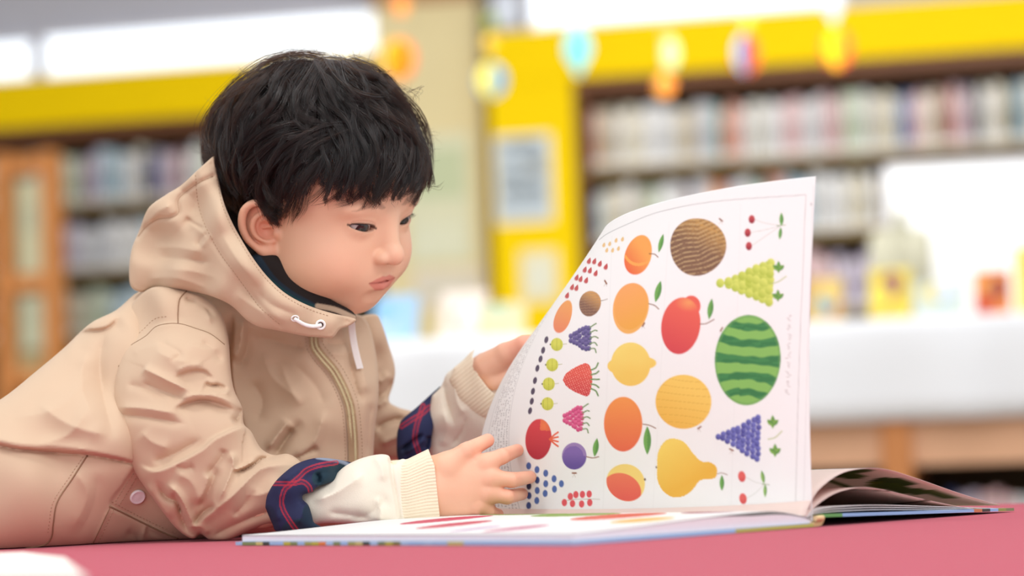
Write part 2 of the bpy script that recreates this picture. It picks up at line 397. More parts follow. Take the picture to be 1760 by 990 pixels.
# ---- notices on the yellow column and the beige pillar
def sheet(w, px0, py0, px1, py1, t, c, label, marks=(), name='notice_sheet', cat='notice', lam=True):
    s0, z1 = S(w, px0, (py0 + py1) / 2, t)[0], S(w, (px0 + px1) / 2, py0, t)[1]; s1, z0 = S(w, px1, (py0 + py1) / 2, t)[0], S(w, (px0 + px1) / 2, py1, t)[1]
    a = MB(); wbox(a, w, s0, s1, t - .006, t - .001, z0, z1, cmat(c, .35, .4), .001)
    for (u0, v0, u1, v1, mc) in marks:
        wbox(a, w, s0 + (s1 - s0) * u0, s0 + (s1 - s0) * u1, t - .008, t - .0055, z0 + (z1 - z0) * v0, z0 + (z1 - z0) * v1, cmat(mc))
    tag(a.build(name), label, cat)
sheet(WR, 850, 232, 950, 384, 0.0, (222, 222, 206), 'pale blue grey notice on the yellow column', [(.08, .06, .92, .96, (186, 198, 206)), (.2, .83, .8, .93, (130, 152, 184)), (.15, .5, .5, .6, (140, 164, 190)), (.15, .3, .85, .42, (176, 190, 200)), (.55, .55, .85, .72, (214, 200, 170))])
sheet(WR, 895, 430, 960, 520, 0.0, (232, 222, 180), 'small cream notice low on the yellow column', [(.15, .2, .85, .8, (226, 226, 206))])
sheet(WL, 700, 232, 812, 452, -0.12, (214, 214, 182), 'pale green poster on the beige pillar', [(.1, .05, .9, .3, (220, 222, 196)), (.1, .5, .9, .9, (194, 204, 168))])
sheet(WL, 712, 462, 830, 530, -0.12, (224, 214, 196), 'cream sheet under the green poster on the pillar', [(.1, .2, .9, .8, (214, 208, 190))])
sheet(WR, 846, -12, 893, 45, -.005, (212, 220, 234), 'pale blue paper at the top of the yellow column', [(-.25, .0, .12, .35, (170, 206, 50))])

# ---- low counter with a white cloth and face-out books
zc = S(WC, 1400, 556)[1]; zc1 = S(WC, 1400, 728)[1]; zc2 = S(WC, 1400, 806)[1]
c0, c1 = S(WC, 560, 600)[0], 3.2
ct = empty('counter', WC.fr((c0 + c1) / 2, .2, 0))
mb = MB(); wbox(mb, WC, c0, c1, .015, .5, zc - .035, zc - .006, M_peach, .003); mb.build('top', ct)
mb = MB(); wbox(mb, WC, c0, c1, .015, .04, zc2, zc - .036, M_peach, .003); mb.build('front_rail', ct)
mb = MB(); wbox(mb, WC, c0, c1, .47, .5, 0, zc - .036, M_back); mb.build('back_panel', ct)
mb = MB(); wbox(mb, WC, c0, c1, .02, .469, .08, .11, M_peach, .003); mb.build('shelf', ct)
mb = MB(); wbox(mb, WC, c0 + .03, c1 - .03, .03, .469, zc2 - .29, zc2 - .262, M_peach, .003); mb.build('shelf', ct)
for px in (620, 1090, 1538, 2050):
    q = S(WC, px, 700)[0]; mb = MB(); wbox(mb, WC, q - .035, q + .035, -.012, .46, 0, zc - .036, mat('amber_wood', (196, 128, 74), .5, noise=.1), .004); mb.build('divider', ct)
tag(ct, 'low pale wood book counter under a white cloth behind the book', 'counter')
n = 120; ss = np.linspace(c0 - .02, c1 + .02, n); rows = []
for k, (t, z, wv) in enumerate([(.52, zc, 0), (.3, zc + .001, 0), (.0, zc + .001, 0), (-.02, zc - .004, .0), (-.028, zc - .03, .002), (-.03, zc - .1, .006), (-.032, zc1 + .05, .009), (-.033, zc1, .011)]):
    rows.append([WC.fr(s, t - .006 + wv * math.sin(s * 17 + 2 * math.sin(s * 5)), z + .0015) for s in ss])
V = [p for r in rows for p in r]; Fq = [[i * n + j, i * n + j + 1, (i + 1) * n + j + 1, (i + 1) * n + j] for i in range(len(rows) - 1) for j in range(n - 1)]
o = mesh_obj('tablecloth', V, Fq, M_cloth); sm = o.modifiers.new('thickness', 'SOLIDIFY'); sm.thickness = .002
tag(o, 'white cloth draped over the low counter', 'tablecloth')
row(WC, S(WC, 1430, 830)[0], S(WC, 1800, 830)[0], .09, zc2 - .261, [('dark grey', 3), ('brown red', 1), ('pale grey', 3), ('beige', 1), ('dark green', 1), ('navy', 2), ('lilac', 2), ('pink', 3), ('white', 3)], .17, .21, 'shelf below the white cloth', 'books in the low counter', 8, (S(WC, 1538, 700)[0] - .05, S(WC, 1538, 700)[0] + .05))

def facebook(px0, py0, px1, py1, t, cols, label, lean=.35):
    s0, z0 = S(WC, px0, py1, t)[0], zc + .004; s1 = S(WC, px1, py1, t)[0]; hgt = abs(S(WC, px0, py0, t)[1] - S(WC, px0, py1, t)[1]) * 1.03
    r = empty('picture_book', WC.fr((s0 + s1) / 2, t, z0)); cl, sl = math.cos(lean), math.sin(lean)
    def fr(a, b, c): return WC.fr(s0 + a, t + b * cl + c * sl, z0 + c * cl - b * sl * .0 + .003)
    w_ = s1 - s0
    a = MB(); a.box((0, 0, 0), (w_, .003, hgt), cmat(cols[0]), fr); a.box((0, .017, 0), (w_, .02, hgt), cmat(cols[0]), fr); a.box((0, .003, 0), (.004, .017, hgt), cmat(cols[0]), fr); a.build('cover', r)
    a = MB(); a.box((.005, .0035, .004), (w_ - .004, .0165, hgt - .004), cmat((240, 236, 224)), fr); a.build('pages', r)
    a = MB(); rg = random.Random(px0)
    for k, c in enumerate(cols[1:]):
        u = rg.uniform(.05, .5); v = rg.uniform(.05, .55); bm = bmesh.new(); bmesh.ops.create_circle(bm, cap_ends=True, segments=20, radius=.5)
        a.add([fr(w_ * (u + .22 + q.co.x * .5), -.0006 * (k + 1), hgt * (v + .2 + q.co.y * .5)) for q in bm.verts], [[q.index for q in f.verts] for f in bm.faces], cmat(c)); bm.free()
    a.build('cover_picture', r)
    a = MB(); wbox(a, WC, s0 + w_ * .3, s0 + w_ * .7, t + .03 + .02, t + .1, zc + .002, zc + .008, M_alu, .001)
    wbox(a, WC, s0 + w_ * .45, s0 + w_ * .55, t + .075, t + .08, zc + .008, zc + min(hgt, .1), M_alu, .001)
    tag(a.build('book_stand'), 'white stand propping the ' + label, 'book stand', None)
    tag(r, label, 'book')
facebook(1386, 478, 1448, 556, .04, [(216, 180, 104), (200, 120, 70), (130, 172, 184), (230, 200, 120)], 'tan picture book beside the raised page')
facebook(1494, 462, 1566, 552, .06, [(228, 204, 80), (224, 110, 60), (150, 90, 100), (238, 216, 90)], 'yellow picture book with orange art on the white counter')
facebook(1572, 486, 1660, 548, .05, [(206, 216, 206), (130, 184, 216), (232, 212, 120), (220, 226, 232)], 'pale wide picture book with blue art on the white counter')
facebook(1676, 462, 1738, 540, .06, [(226, 132, 62), (190, 40, 40), (240, 160, 80), (150, 70, 60)], 'orange and red picture book on the white counter')
facebook(1748, 420, 1830, 540, .06, [(232, 210, 96), (214, 176, 110), (240, 224, 120)], 'yellow picture book at the right edge of the white counter')
facebook(640, 515, 712, 598, .06, [(160, 198, 230), (200, 214, 236), (140, 190, 226)], 'light blue picture book behind the collar of the child')
facebook(756, 505, 832, 592, .08, [(234, 220, 208), (210, 176, 150), (236, 232, 236)], 'pale pink picture book behind the far hand')
facebook(820, 530, 900, 590, .05, [(226, 214, 170), (170, 204, 180), (190, 210, 180), (236, 214, 170)], 'cream and green picture book behind the raised page')
# large white board and a rounded cushion behind the display
mb = MB(); s0, s1 = S(WC, 1528, 350, .42)[0], S(WC, 1860, 350, .42)[0]; z1 = S(WC, 1650, 282, .42)[1]
brd = empty('white_board', WC.fr((s0 + s1) / 2, .42, zc + .003))
wbox(mb, WC, s0, s1, .42, .435, zc + .003, z1, mat('white_panel', (252, 252, 252), .35, .4), .003); mb.build('panel', brd)
mb = MB(); wbox(mb, WC, s0 - .008, s0 - .0005, .415, .44, zc + .003, z1 + .008, M_alu, .002); wbox(mb, WC, s0, s1, .415, .44, z1 + .0005, z1 + .008, M_alu, .002); mb.build('frame', brd)
tag(brd, 'large bright white board standing on the counter at right', 'board')
s0, s1, z1 = S(WC, 1496, 420, .3)[0], S(WC, 1600, 420, .3)[0], S(WC, 1550, 358, .3)[1]
bm = bmesh.new(); bmesh.ops.create_cube(bm, size=1)
for v in bm.verts: v.co = ((s0 + s1) / 2 + v.co.x * (s1 - s0), .3 + v.co.y * .08, zc + .004 + (v.co.z + .5) * (z1 - zc))
bmesh.ops.bevel(bm, geom=[e for e in bm.edges if (e.verts[0].co - e.verts[1].co).length < .09 and e.verts[0].co.z > zc + .1], offset=.06, segments=10, affect='EDGES')
bmesh.ops.bevel(bm, geom=[e for e in bm.edges if e.calc_length() > 0 and e.calc_face_angle(0) > 1.2], offset=.012, segments=3, affect='EDGES')
mb = MB(); bm.verts.index_update(); mb.add([WC.fr(*v.co) for v in bm.verts], [[q.index for q in f.verts] for f in bm.faces], mat('olive_grey', (184, 180, 158), .8, .2, noise=.08)); bm.free()
tag(mb.build('storage_box', None, True), 'rounded olive grey box standing on the counter before the white board', 'box')

# ---- paper balloons hanging from the ceiling
def balloon(px, py, w_, h_, cols, label, shape='round', d=7.2):
    c = W(px, py, d); r = empty('paper_balloon', c); sx = w_ / F_PX * d / 2; sz = h_ / F_PX * d / 2
    nf = len(cols); 
    for k, colr in enumerate(cols):
        ang = PI * (k + .5) / nf + .2; prof = []
        for q in range(33):
            th = 2 * PI * q / 32; x, z = math.sin(th) * sx, math.cos(th) * sz
            if shape == 'drop' and z < 0: x *= max(.12, 1 + z / sz * .78)
            prof.append((x, z))
        vs = []; tk = .0006
        for sgn in (-1, 1):
            for x, z in prof[:-1]: vs.append((c[0] + x * math.cos(ang) - sgn * tk * math.sin(ang), c[1] + x * math.sin(ang) + sgn * tk * math.cos(ang), c[2] + z))
        m = 32; fs = [list(range(m)), [m + i for i in range(m)][::-1]] + [[i, m + i, m + (i + 1) % m, (i + 1) % m] for i in range(m)]
        a = MB(); a.add(vs, fs, cmat(colr)); a.build('paper_fin', r)
    a = MB(); a.cyl((c[0], c[1], c[2] + sz * .98), (c[0], c[1], 3.0), .0008, .0008, cmat((220, 214, 190)), 6); a.build('string', r)
    tag(r, label, 'decoration', 'hanging paper balloons')
balloon(684, 102, 62, 72, [(238, 222, 70), (250, 150, 40), (248, 200, 30), (250, 130, 60)], 'round yellow and orange paper balloon hanging by the hair')
balloon(689, 10, 36, 34, [(236, 140, 60), (240, 170, 80)], 'small orange paper balloon above the yellow and orange one')
balloon(844, 139, 58, 62, [(240, 222, 90), (220, 230, 190), (90, 150, 200)], 'round yellow and blue paper balloon beside the pillar')
balloon(842, 72, 30, 26, [(236, 204, 70), (230, 190, 60)], 'small golden paper ball above the yellow and blue balloon', d=7.35)
balloon(993, 90, 50, 88, [(120, 208, 222), (200, 226, 190), (110, 204, 226)], 'turquoise teardrop paper balloon at the left end of the right band', 'drop')
balloon(1152, 92, 34, 56, [(190, 214, 180), (210, 222, 160)], 'pale green paper balloon on the yellow band')
balloon(1142, 147, 42, 42, [(236, 182, 90), (240, 150, 60)], 'small orange paper ball below the pale green balloon')
balloon(1281, 94, 50, 72, [(150, 196, 214), (84, 120, 200), (210, 80, 70), (240, 110, 30)], 'blue and red paper balloon on the yellow band')
balloon(1284, 34, 24, 30, [(236, 214, 110), (230, 200, 70)], 'small cream paper ball above the blue and red balloon')
balloon(1438, 84, 54, 72, [(250, 214, 20), (246, 200, 20), (222, 84, 44)], 'yellow and red paper balloon at the right')
balloon(1432, 18, 32, 50, [(206, 206, 200), (170, 180, 200)], 'small grey paper balloon above the yellow and red one', 'drop')
# ------------------------------------------------------------------ table and felt
M_felt = mat('red_felt', (192, 76, 94), 0.95, 0.05, noise=0.10, nscale=900, bump=0.9, bscale=1500, sheen=.2)
tb = empty('table', (.35, 1.6, 0))
mb = MB(); mb.box((-.62, .85, ZT - .03), (1.35, 2.43, ZT - .0025), M_peach, None, .004); mb.build('tabletop', tb)
for x in (-.55, 1.27):
    for y in (.92, 2.33):
        mb = MB(); mb.box((x - .025, y - .025, 0), (x + .025, y + .025, ZT - .031), M_peach, None, .004); mb.build('leg', tb)
tag(tb, 'table with a red felt top the child leans on', 'table')
n1, n2 = 60, 50
o = MB().box((-.623, .847, ZT - .0022), (1.353, 2.433, ZT), M_felt, None, .001).box((-.625, 2.4325, ZT - .05), (1.355, 2.4345, ZT - .0005), M_felt).build('felt_cover')
tag(o, 'dusky red felt cloth covering the table top', 'tablecloth')
# pale blurred paper at the lower left, near the lens
p = [Wz(-60, 966, ZT), Wz(40, 962, ZT), Wz(112, 972, ZT), Wz(150, 1010, ZT), Wz(-60, 1010, ZT)]
vs = [(q[0], q[1], ZT + .0008) for q in p] + [(q[0], q[1], ZT + .006) for q in p]
mb = MB(); mb.add(vs, [[0, 1, 2, 3, 4][::-1], [5, 6, 7, 8, 9]] + [[i, (i + 1) % 5, 5 + (i + 1) % 5, 5 + i] for i in range(5)], cmat((238, 228, 218)))
tag(mb.build('paper_stack'), 'blurred white paper lying on the felt at the lower left corner', 'paper')

# ------------------------------------------------------------------ the open picture book
A = Wz(405, 937, ZT + .0005)[:2]; B = Wz(985, 937, ZT + .0005)[:2]; G = Wz(1393, 905, ZT + .0005)[:2]
eH = (A - B); LH = np.linalg.norm(eH); eH /= LH                      # along the spine, away to the left
eW = (G - B); LW = np.linalg.norm(eW); eW = eW - eH * (eW @ eH); LW = np.linalg.norm(eW); eW /= LW
G = B + eW * LW
print('book', LH, LW, G)
def bk(a, b, z): return (B[0] + eW[0] * a + eH[0] * b, B[1] + eW[1] * a + eH[1] * b, ZT + z)   # a from fore-edge to spine, b away from lens
M_page = paperize(mat('page_paper', (250, 249, 247), .6, .25, noise=.006, nscale=3, attr=None), .3)
M_pageart = paperize(mat('printed_page', (250, 249, 247), .5, .3, attr='tint'), .22)
bkr = empty('picture_book', bk(LW, LH / 2, 0.0))
PALC = [(96, 150, 84), (150, 190, 226), (226, 170, 60), (200, 70, 60), (60, 60, 50), (236, 226, 206), (150, 160, 70), (120, 170, 220), (80, 120, 60)]
def cover(s_of, name):                                                  # board strip coloured in blocks along its edge
    a = MB(); rg = random.Random(5)
    return a
def slab(mb, f0, f1, na, nb, m_fn):
    """closed slab between two height fields f(a,b)->point over [0,1]^2"""
    k = len(mb.v)
    for f in (f0, f1):
        for i in range(na + 1):
            for j in range(nb + 1): mb.v.append(tuple(map(float, f(i / na, j / nb))))
    N = (na + 1) * (nb + 1); ix = lambda l, i, j: k + l * N + i * (nb + 1) + j
    def q(vs, m): mb.f.append(vs); mb.m.append(mb._mi(m))
    for i in range(na):
        for j in range(nb):
            q([ix(1, i, j), ix(1, i + 1, j), ix(1, i + 1, j + 1), ix(1, i, j + 1)], m_fn('top', i, j)); q([ix(0, i, j), ix(0, i, j + 1), ix(0, i + 1, j + 1), ix(0, i + 1, j)], m_fn('bot', i, j))
    for i in range(na):
        q([ix(0, i, 0), ix(0, i + 1, 0), ix(1, i + 1, 0), ix(1, i, 0)], m_fn('e0', i, 0)); q([ix(0, i, nb), ix(1, i, nb), ix(1, i + 1, nb), ix(0, i + 1, nb)], m_fn('e1', i, nb))
    for j in range(nb):
        q([ix(0, 0, j), ix(1, 0, j), ix(1, 0, j + 1), ix(0, 0, j + 1)], m_fn('e2', 0, j)); q([ix(0, na, j), ix(0, na, j + 1), ix(1, na, j + 1), ix(1, na, j)], m_fn('e3', na, j))
# left cover board
edge_l = [(120, 140, 90), (110, 130, 90), (190, 190, 120), (214, 130, 70), (150, 160, 90), (226, 200, 180), (150, 188, 222), (160, 196, 226), (120, 120, 60), (150, 188, 222), (176, 178, 70), (60, 70, 60)]
rg = random.Random(3)
ecol = [cmat(rg.choice(edge_l), .4, .4) for _ in range(64)]
ecol[0:10] = [cmat((150, 188, 226), .4, .4)] * 10
headcol = [cmat((150, 190, 228), .4, .4)] * 13 + [cmat((176, 178, 90), .4, .4)] * 8
mb = MB()
slab(mb, lambda u, v: bk(u * (LW - .004), v * LH, .0005), lambda u, v: bk(u * (LW - .004), v * LH, .0032), 20, 44,
     lambda s, i, j: headcol[min(i, 20)] if s == 'e0' else (ecol[(j * 7) % 64 if j > 12 else j % 3] if s == 'e2' else cmat((150, 188, 226), .4, .4)))
mb.build('front_cover', bkr)
# left page block: flat, swelling towards the gutter
def lz(u, top=1.0, drop=1.0):                                    # height of the left stack over u = 0 (fore-edge) .. 1 (gutter)
    t = min(1, u / .80); return .0088 + .0066 * (t * t * (3 - 2 * t)) ** .8 - .0085 * max(0, (u - .80) / .20) ** 1.8
def gap(u): return .0022 * math.exp(-((u - .78) / .13) ** 2)
M_stack = mat('page_edges', (226, 220, 222), .7, .2, noise=.05, nscale=300)
mb = MB()
def lpt(u, v, z): return bk(.004 + u * (LW - .006), .004 + v * (LH - .008), z)
slab(mb, lambda u, v: lpt(u, v, .0034), lambda u, v: lpt(u, v, lz(u) - .0012 - gap(u)), 40, 4, lambda s, i, j: M_stack)
mb.build('page_block', bkr)
# printed left page, a thin sheet on the block
def polyfill(poly, X, Y):
    ins = np.zeros(X.shape, bool); n = len(poly)
    for i in range(n):
        x0, y0 = poly[i]; x1, y1 = poly[(i + 1) % n]
        c = ((y0 > Y) != (y1 > Y)); ins ^= c & (X < (x1 - x0) * (Y - y0) / (y1 - y0 + 1e-12) + x0)
    return ins
na, nb = 140, 190
U, Vv = np.meshgrid(np.linspace(0, 1, na + 1), np.linspace(0, 1, nb + 1), indexing='ij')
colr = np.tile(L((249, 248, 246)), (na + 1, nb + 1, 1))
for (cu, cv, ru, rv, c) in [(.2, .3, .12, .04, (206, 120, 150)), (.2, .42, .1, .02, (190, 140, 190)), (.35, .6, .14, .05, (214, 90, 110)), (.62, .3, .16, .09, (226, 110, 90)), (.72, .5, .1, .12, (150, 180, 90)), (.55, .78, .18, .06, (216, 80, 110)), (.8, .72, .06, .14, (140, 170, 80)), (.45, .12, .1, .06, (240, 190, 90)), (.8, .15, .09, .07, (170, 80, 110))]:
    m = ((U - cu) / ru) ** 2 + ((Vv - cv) / rv) ** 2 < 1; colr[m] = L(c)
V = np.array([lpt(u, v, lz(u) - .0006) for u, v in zip(U.ravel(), Vv.ravel())])
idx = np.arange((na + 1) * (nb + 1)).reshape(na + 1, nb + 1)
Q = np.stack([idx[:-1, :-1], idx[1:, :-1], idx[1:, 1:], idx[:-1, 1:]], -1).reshape(-1, 4)
o = mesh_obj('page', V, Q, M_pageart, bkr, True, None, colr.reshape(-1, 3)); md = o.modifiers.new('paper', 'SOLIDIFY'); md.thickness = .0004; md.offset = 1
# right cover, its far corner on the felt, raised near the spine
RC = Wz(1742, 884, ZT + .002)[:2] - G; RW = float(RC @ eW)
print('right width', RW, float(RC @ eH))
def rz(u): return .0075 - .0065 * u
mb = MB(); blu = [cmat((96, 160, 90), .4, .4)] * 2 + [cmat((140, 178, 220), .4, .4)] * 15 + [cmat((190, 120, 80), .4, .4), cmat((60, 64, 60), .4, .4), cmat((140, 178, 220), .4, .4), cmat((140, 150, 80), .4, .4), cmat((120, 130, 90), .4, .4)]
RWc = LW + .004
slab(mb, lambda u, v: bk(LW + .010 + u * (RWc - .01), v * LH, rz(u)), lambda u, v: bk(LW + .010 + u * (RWc - .01), v * LH, rz(u) + .0026), 22, 10,
     lambda s, i, j: blu[min(i, 21)])
mb.build('back_cover', bkr)
mb = MB()                                                                # spine with its headband
prof = [(-.004, .0032), (-.004, .0006), (.002, .0005), (.007, .0012), (.0105, .0045), (.011, .0075), (.008, .0088), (.002, .0055)]
k = 10; vs = [bk(LW + a, j / k * LH, z) for j in range(k + 1) for a, z in prof]; n = len(prof)
mb.add(vs, [[j * n + i, j * n + (i + 1) % n, (j + 1) * n + (i + 1) % n, (j + 1) * n + i] for j in range(k) for i in range(n)] + [list(range(n)), [k * n + i for i in range(n)][::-1]], cmat((196, 168, 120), .5))
mb.build('spine', bkr)
mb = MB(); mb.cyl(bk(LW - .002, -.0005, .0072), bk(LW + .008, -.0005, .0072), .0022, .0022, mat('headband', (226, 200, 150), .7, noise=.3, nscale=900), 10); mb.build('headband', bkr)
# right stack: flat leaves, then two leaves arching over
def leaf(ctrl, name, art=None, b0=.003, b1=None, m=M_page, thick=.00035, nb=40):
    """sheet whose near edge follows ctrl [(a from spine, z)], swept along the spine direction"""
    b1 = LH - .003 if b1 is None else b1
    c = catmull(ctrl, 14); na = len(c) - 1
    s = np.concatenate([[0], np.cumsum(np.linalg.norm(np.diff(c, axis=0), axis=1))]); s /= s[-1]
    V = []; C = []
    for i in range(na + 1):
        for j in range(nb + 1):
            V.append(bk(LW + c[i, 0], b0 + (b1 - b0) * j / nb, c[i, 1])); C.append(art(s[i], j / nb) if art else (1, 1, 1))
    idx = np.arange((na + 1) * (nb + 1)).reshape(na + 1, nb + 1)
    Q = np.stack([idx[:-1, :-1], idx[1:, :-1], idx[1:, 1:], idx[:-1, 1:]], -1).reshape(-1, 4)
    o = mesh_obj(name, V, Q, M_pageart if art else m, bkr, True, None, np.array(C) if art else None)
    md = o.modifiers.new('paper', 'SOLIDIFY'); md.thickness = thick; md.offset = 0; return o
def rctrl(pts):                                                          # photo pixels of a leaf's near edge -> (a, z)
    out = []
    e = np.array([eW[0], eW[1], 0]); g = np.array([G[0], G[1], 0]) ; nrm = np.array([eH[0], eH[1], 0])
    for px, py in pts:
        v = RM @ np.array([(px - 880) / F_PX, -(py - 495) / F_PX, -1.0]); k = ((g - CAM) @ nrm) / (v @ nrm); p = CAM + v * k
        out.append((float((p - g) @ e), float(p[2] - ZT)))
    return out
for off in (0, 5, 10):
    leaf(rctrl([(1392, 889 - off * .1), (1404, 883 - off * .6), (1440, 879 - off * .8), (1510, 876 - off * .8), (1600, 876 - off * .6), (1680, 876 - off * .35), (1722, 876 - off * .2)]), 'page', thick=.0005)
def art1(u, v):
    c = L((236, 214, 204))
    import math as _m
    if .12 < u < .9:
        for k, (cu, cv, ru, rv, col) in enumerate([(.40, .10, .06, .06, (78, 104, 40)), (.48, .16, .07, .05, (96, 120, 50)), (.60, .08, .06, .05, (70, 96, 36)), (.66, .14, .07, .04, (120, 132, 40)), (.78, .07, .08, .03, (92, 118, 40)), (.34, .3, .05, .2, (90, 116, 56)), (.7, .12, .1, .04, (92, 120, 40)), (.4, .5, .2, .06, (110, 130, 70)), (.38, .16, .12, .015, (100, 120, 60)), (.8, .05, .06, .02, (120, 130, 80)), (.55, .25, .2, .02, (100, 124, 60))]):
            if ((u - cu) / ru) ** 2 + ((v - cv) / rv) ** 2 < 1: c = L(col)
    return c
def art2(u, v):
    c = L((232, 206, 196))
    if abs(v - .12 - .2 * math.sin(u * 9)) < .02 and .2 < u < .9: c = L((120, 90, 70))
    return c
leaf(rctrl([(1391, 887), (1408, 869), (1440, 848), (1480, 838), (1520, 841), (1570, 853), (1620, 864), (1668, 873), (1716, 876)]), 'page', art2, b1=LH - .01)
leaf(rctrl([(1390, 886), (1396, 868), (1414, 840), (1450, 814), (1490, 805), (1530, 807), (1580, 822), (1640, 843), (1690, 859), (1724, 868)]), 'page', art1, b1=LH - .004)
leaf(rctrl([(1394, 886), (1401, 864), (1414, 838), (1440, 820), (1474, 814), (1510, 820), (1560, 836)]), 'page', lambda u, v: L((230, 178, 110)) if .3 < u < .9 and .1 < v < .9 else L((240, 232, 216)), b0=LH * .35)

# ------------------------------------------------------------------ the raised page (the child is turning it)
PHI0 = math.atan2(eH[1], eH[0])
PW = .2769
def page_surface(nu, nv):
    us = np.linspace(0, 1, nu + 1); P = np.zeros((nu + 1, nv + 1, 3))
    ds = (LH - .006) / nu
    for j in range(nv + 1):
        v = j / nv
        wv = v ** 1.832
        th = PHI0 + np.radians(wv * (27.66 - 94.77 * us ** 1.039) + 14.85 * math.sin(PI * v) * (1 - 2 * us)) 
        x = np.concatenate([[0], np.cumsum(np.cos((th[1:] + th[:-1]) / 2) * ds)]); y = np.concatenate([[0], np.cumsum(np.sin((th[1:] + th[:-1]) / 2) * ds)])
        n0 = np.array(bk(LW - .001, .003, .0045)); bx = n0[0] + v * .0143 - (.004 + .0198 * us) * math.sin(PI * v); by = n0[1] - v * .004
        bulge = .006 * math.exp(-(v / .03))
        P[:, j, 0] = bx + x; P[:, j, 1] = by + y
        P[:, j, 2] = n0[2] + v * PW - (.0259 * us ** 1.311 * v) 
    return P
NU, NV = 560, 420
PG = page_surface(NU, NV)
def paint_page():
    X, Y = project(PG)
    dPu = np.gradient(PG, axis=0); dPv = np.gradient(PG, axis=1); N = np.cross(dPu, dPv); N /= np.linalg.norm(N, axis=-1)[..., None]
    view = PG - CAM; front = (N * view).sum(-1) > 0
    if front.mean() < .5: front = ~front
    U, Vv = np.meshgrid(np.linspace(0, 1, NU + 1), np.linspace(0, 1, NV + 1), indexing='ij')
    C = np.tile(L((251, 251, 249)), (NU + 1, NV + 1, 1))
    rg = np.random.default_rng(4)
    nz = rg.random((90, 90)); 
    def noise(fx, fy):
        gx = (X * fx) % 89; gy = (Y * fy) % 89; i = gx.astype(int); j = gy.astype(int); a = gx - i; b = gy - j
        return nz[i, j] * (1 - a) * (1 - b) + nz[i + 1, j] * a * (1 - b) + nz[i, j + 1] * (1 - a) * b + nz[i + 1, j + 1] * a * b
    soft = noise(.05, .05)
    def put(a, c):
        a = np.clip(a, 0, 1) * front; nonlocal C
        c = np.asarray(c); C = C * (1 - a[..., None]) + (c if c.ndim > 1 else c[None, None]) * a[..., None]
    def loc(cx, cy, ang=0):
        ca, sa = math.cos(math.radians(ang)), math.sin(math.radians(ang)); dx, dy = X - cx, Y - cy
        return dx * ca + dy * sa, -dx * sa + dy * ca
    def egg(cx, cy, rx, ry, ang=0, taper=0.0, px=1.2):
        x, y = loc(cx, cy, ang); r = np.sqrt((x / (rx * (1 + taper * y / ry))) ** 2 + (y / ry) ** 2)
        return (1 - r) * min(rx, ry) / px + .5, x / rx, y / ry
    def mix(c0, c1, t): t = np.clip(t, 0, 1)[..., None]; return L(c0) * (1 - t) + L(c1) * t
    def line(pts, c, w=.8, al=1.0):
        P = catmull(pts, 10) if len(pts) > 2 else np.array(pts, float); d = np.full(X.shape, 1e9)
        for i in range(len(P) - 1):
            a, b = P[i], P[i + 1]; ab = b - a; t = np.clip(((X - a[0]) * ab[0] + (Y - a[1]) * ab[1]) / (ab @ ab + 1e-9), 0, 1)
            d = np.minimum(d, np.hypot(X - a[0] - t * ab[0], Y - a[1] - t * ab[1]))
        put((w - d + .5) * al if al == 1 else np.clip(w - d + .5, 0, 1) * al, L(c))
    def leaf_(cx, cy, rx, ry, ang=0, c=(126, 182, 96)):
        x, y = loc(cx, cy, ang); w = rx * np.clip(1 - (y / ry) ** 2, 0, 1); put((w - np.abs(x)) / 1.1 + .3 - (np.abs(y) > ry) * 9, mix(c, (92, 150, 80), (x > 0) * .7))
    def bug(cx, cy, ang):
        for k in (-2.5, 0, 2.5):
            a, _, _ = egg(cx + k * math.cos(math.radians(ang)), cy + k * math.sin(math.radians(ang)), 1.9, 1.3, ang); put(a, L((150, 92, 60)))
        line([(cx, cy + 2), (cx + 2, cy + 7)], (190, 170, 160), .4, .6); line([(cx, cy + 2), (cx - 3, cy + 7)], (190, 170, 160), .4, .6)
    # frame
    line([(1030, 412), (1045, 401), (1079, 385), (1127, 366), (1195, 351), (1263, 343), (1384, 335)], (178, 178, 176), .6, .8)
    line([(1385, 335), (1380, 460), (1373, 640), (1367, 879)], (186, 184, 180), .6, .7)
    line([(1398, 320), (1393, 460), (1387, 640), (1381, 880)], (214, 212, 210), .6, .5)
    # pale panel rules between the columns of fruit
    for x0, x1 in ((1273, 1256), (1150, 1122), (1052, 1036)): line([(x0, 350 + (1273 - x0) * .25), (x1, 880)], (238, 238, 236), .6, .5)
    # peach
    a, x, y = egg(1097, 438, 22.5, 35, 17, .05); put(a, mix((250, 176, 96), (240, 108, 74), .25 + y * .6 - x * .3))
    x2, y2 = loc(1092, 448, 17); put(np.clip(a, 0, 1) * (np.abs(y2 - 6 + (x2 / 16) ** 2 * 6) < 2.6), L((252, 178, 96)))
    line([(1116, 436), (1125, 437), (1131, 442)], (150, 96, 60), .8); leaf_(1136, 418, 4.2, 17, 14)
    # big coconut
    a, x, y = egg(1199, 425, 48, 49.5, 18, -.08); st = np.sin(Y * .8 + 9 * noise(.045, .03) + X * .22) * (.4 + noise(.25, .3))
    put(a, mix((204, 160, 98), (146, 112, 88), (y + .75) * 1.3 - x * .25)); put(np.clip(a, 0, 1) * (st > .62) * .7, L((206, 176, 130))); put(np.clip(a, 0, 1) * (st < -.6) * .5, L((118, 88, 70)))
    bug(1239, 378, 40)
    # cherries, top right
    for cx, cy in ((1292, 377), (1285, 400), (1287, 423)):
        line([(cx + 4, cy), (1315, (cy + 388) / 2 + 1), (1342, 388)], (204, 206, 196), .5, .8); a, x, y = egg(cx, cy, 5.4, 7.2); put(a, mix((200, 84, 88), (160, 50, 66), y + .3))
    leaf_(1343, 377, 3.8, 12, 0); leaf_(1341, 401, 3.4, 11, 6); line([(1336, 388), (1350, 387)], (150, 170, 120), .6)
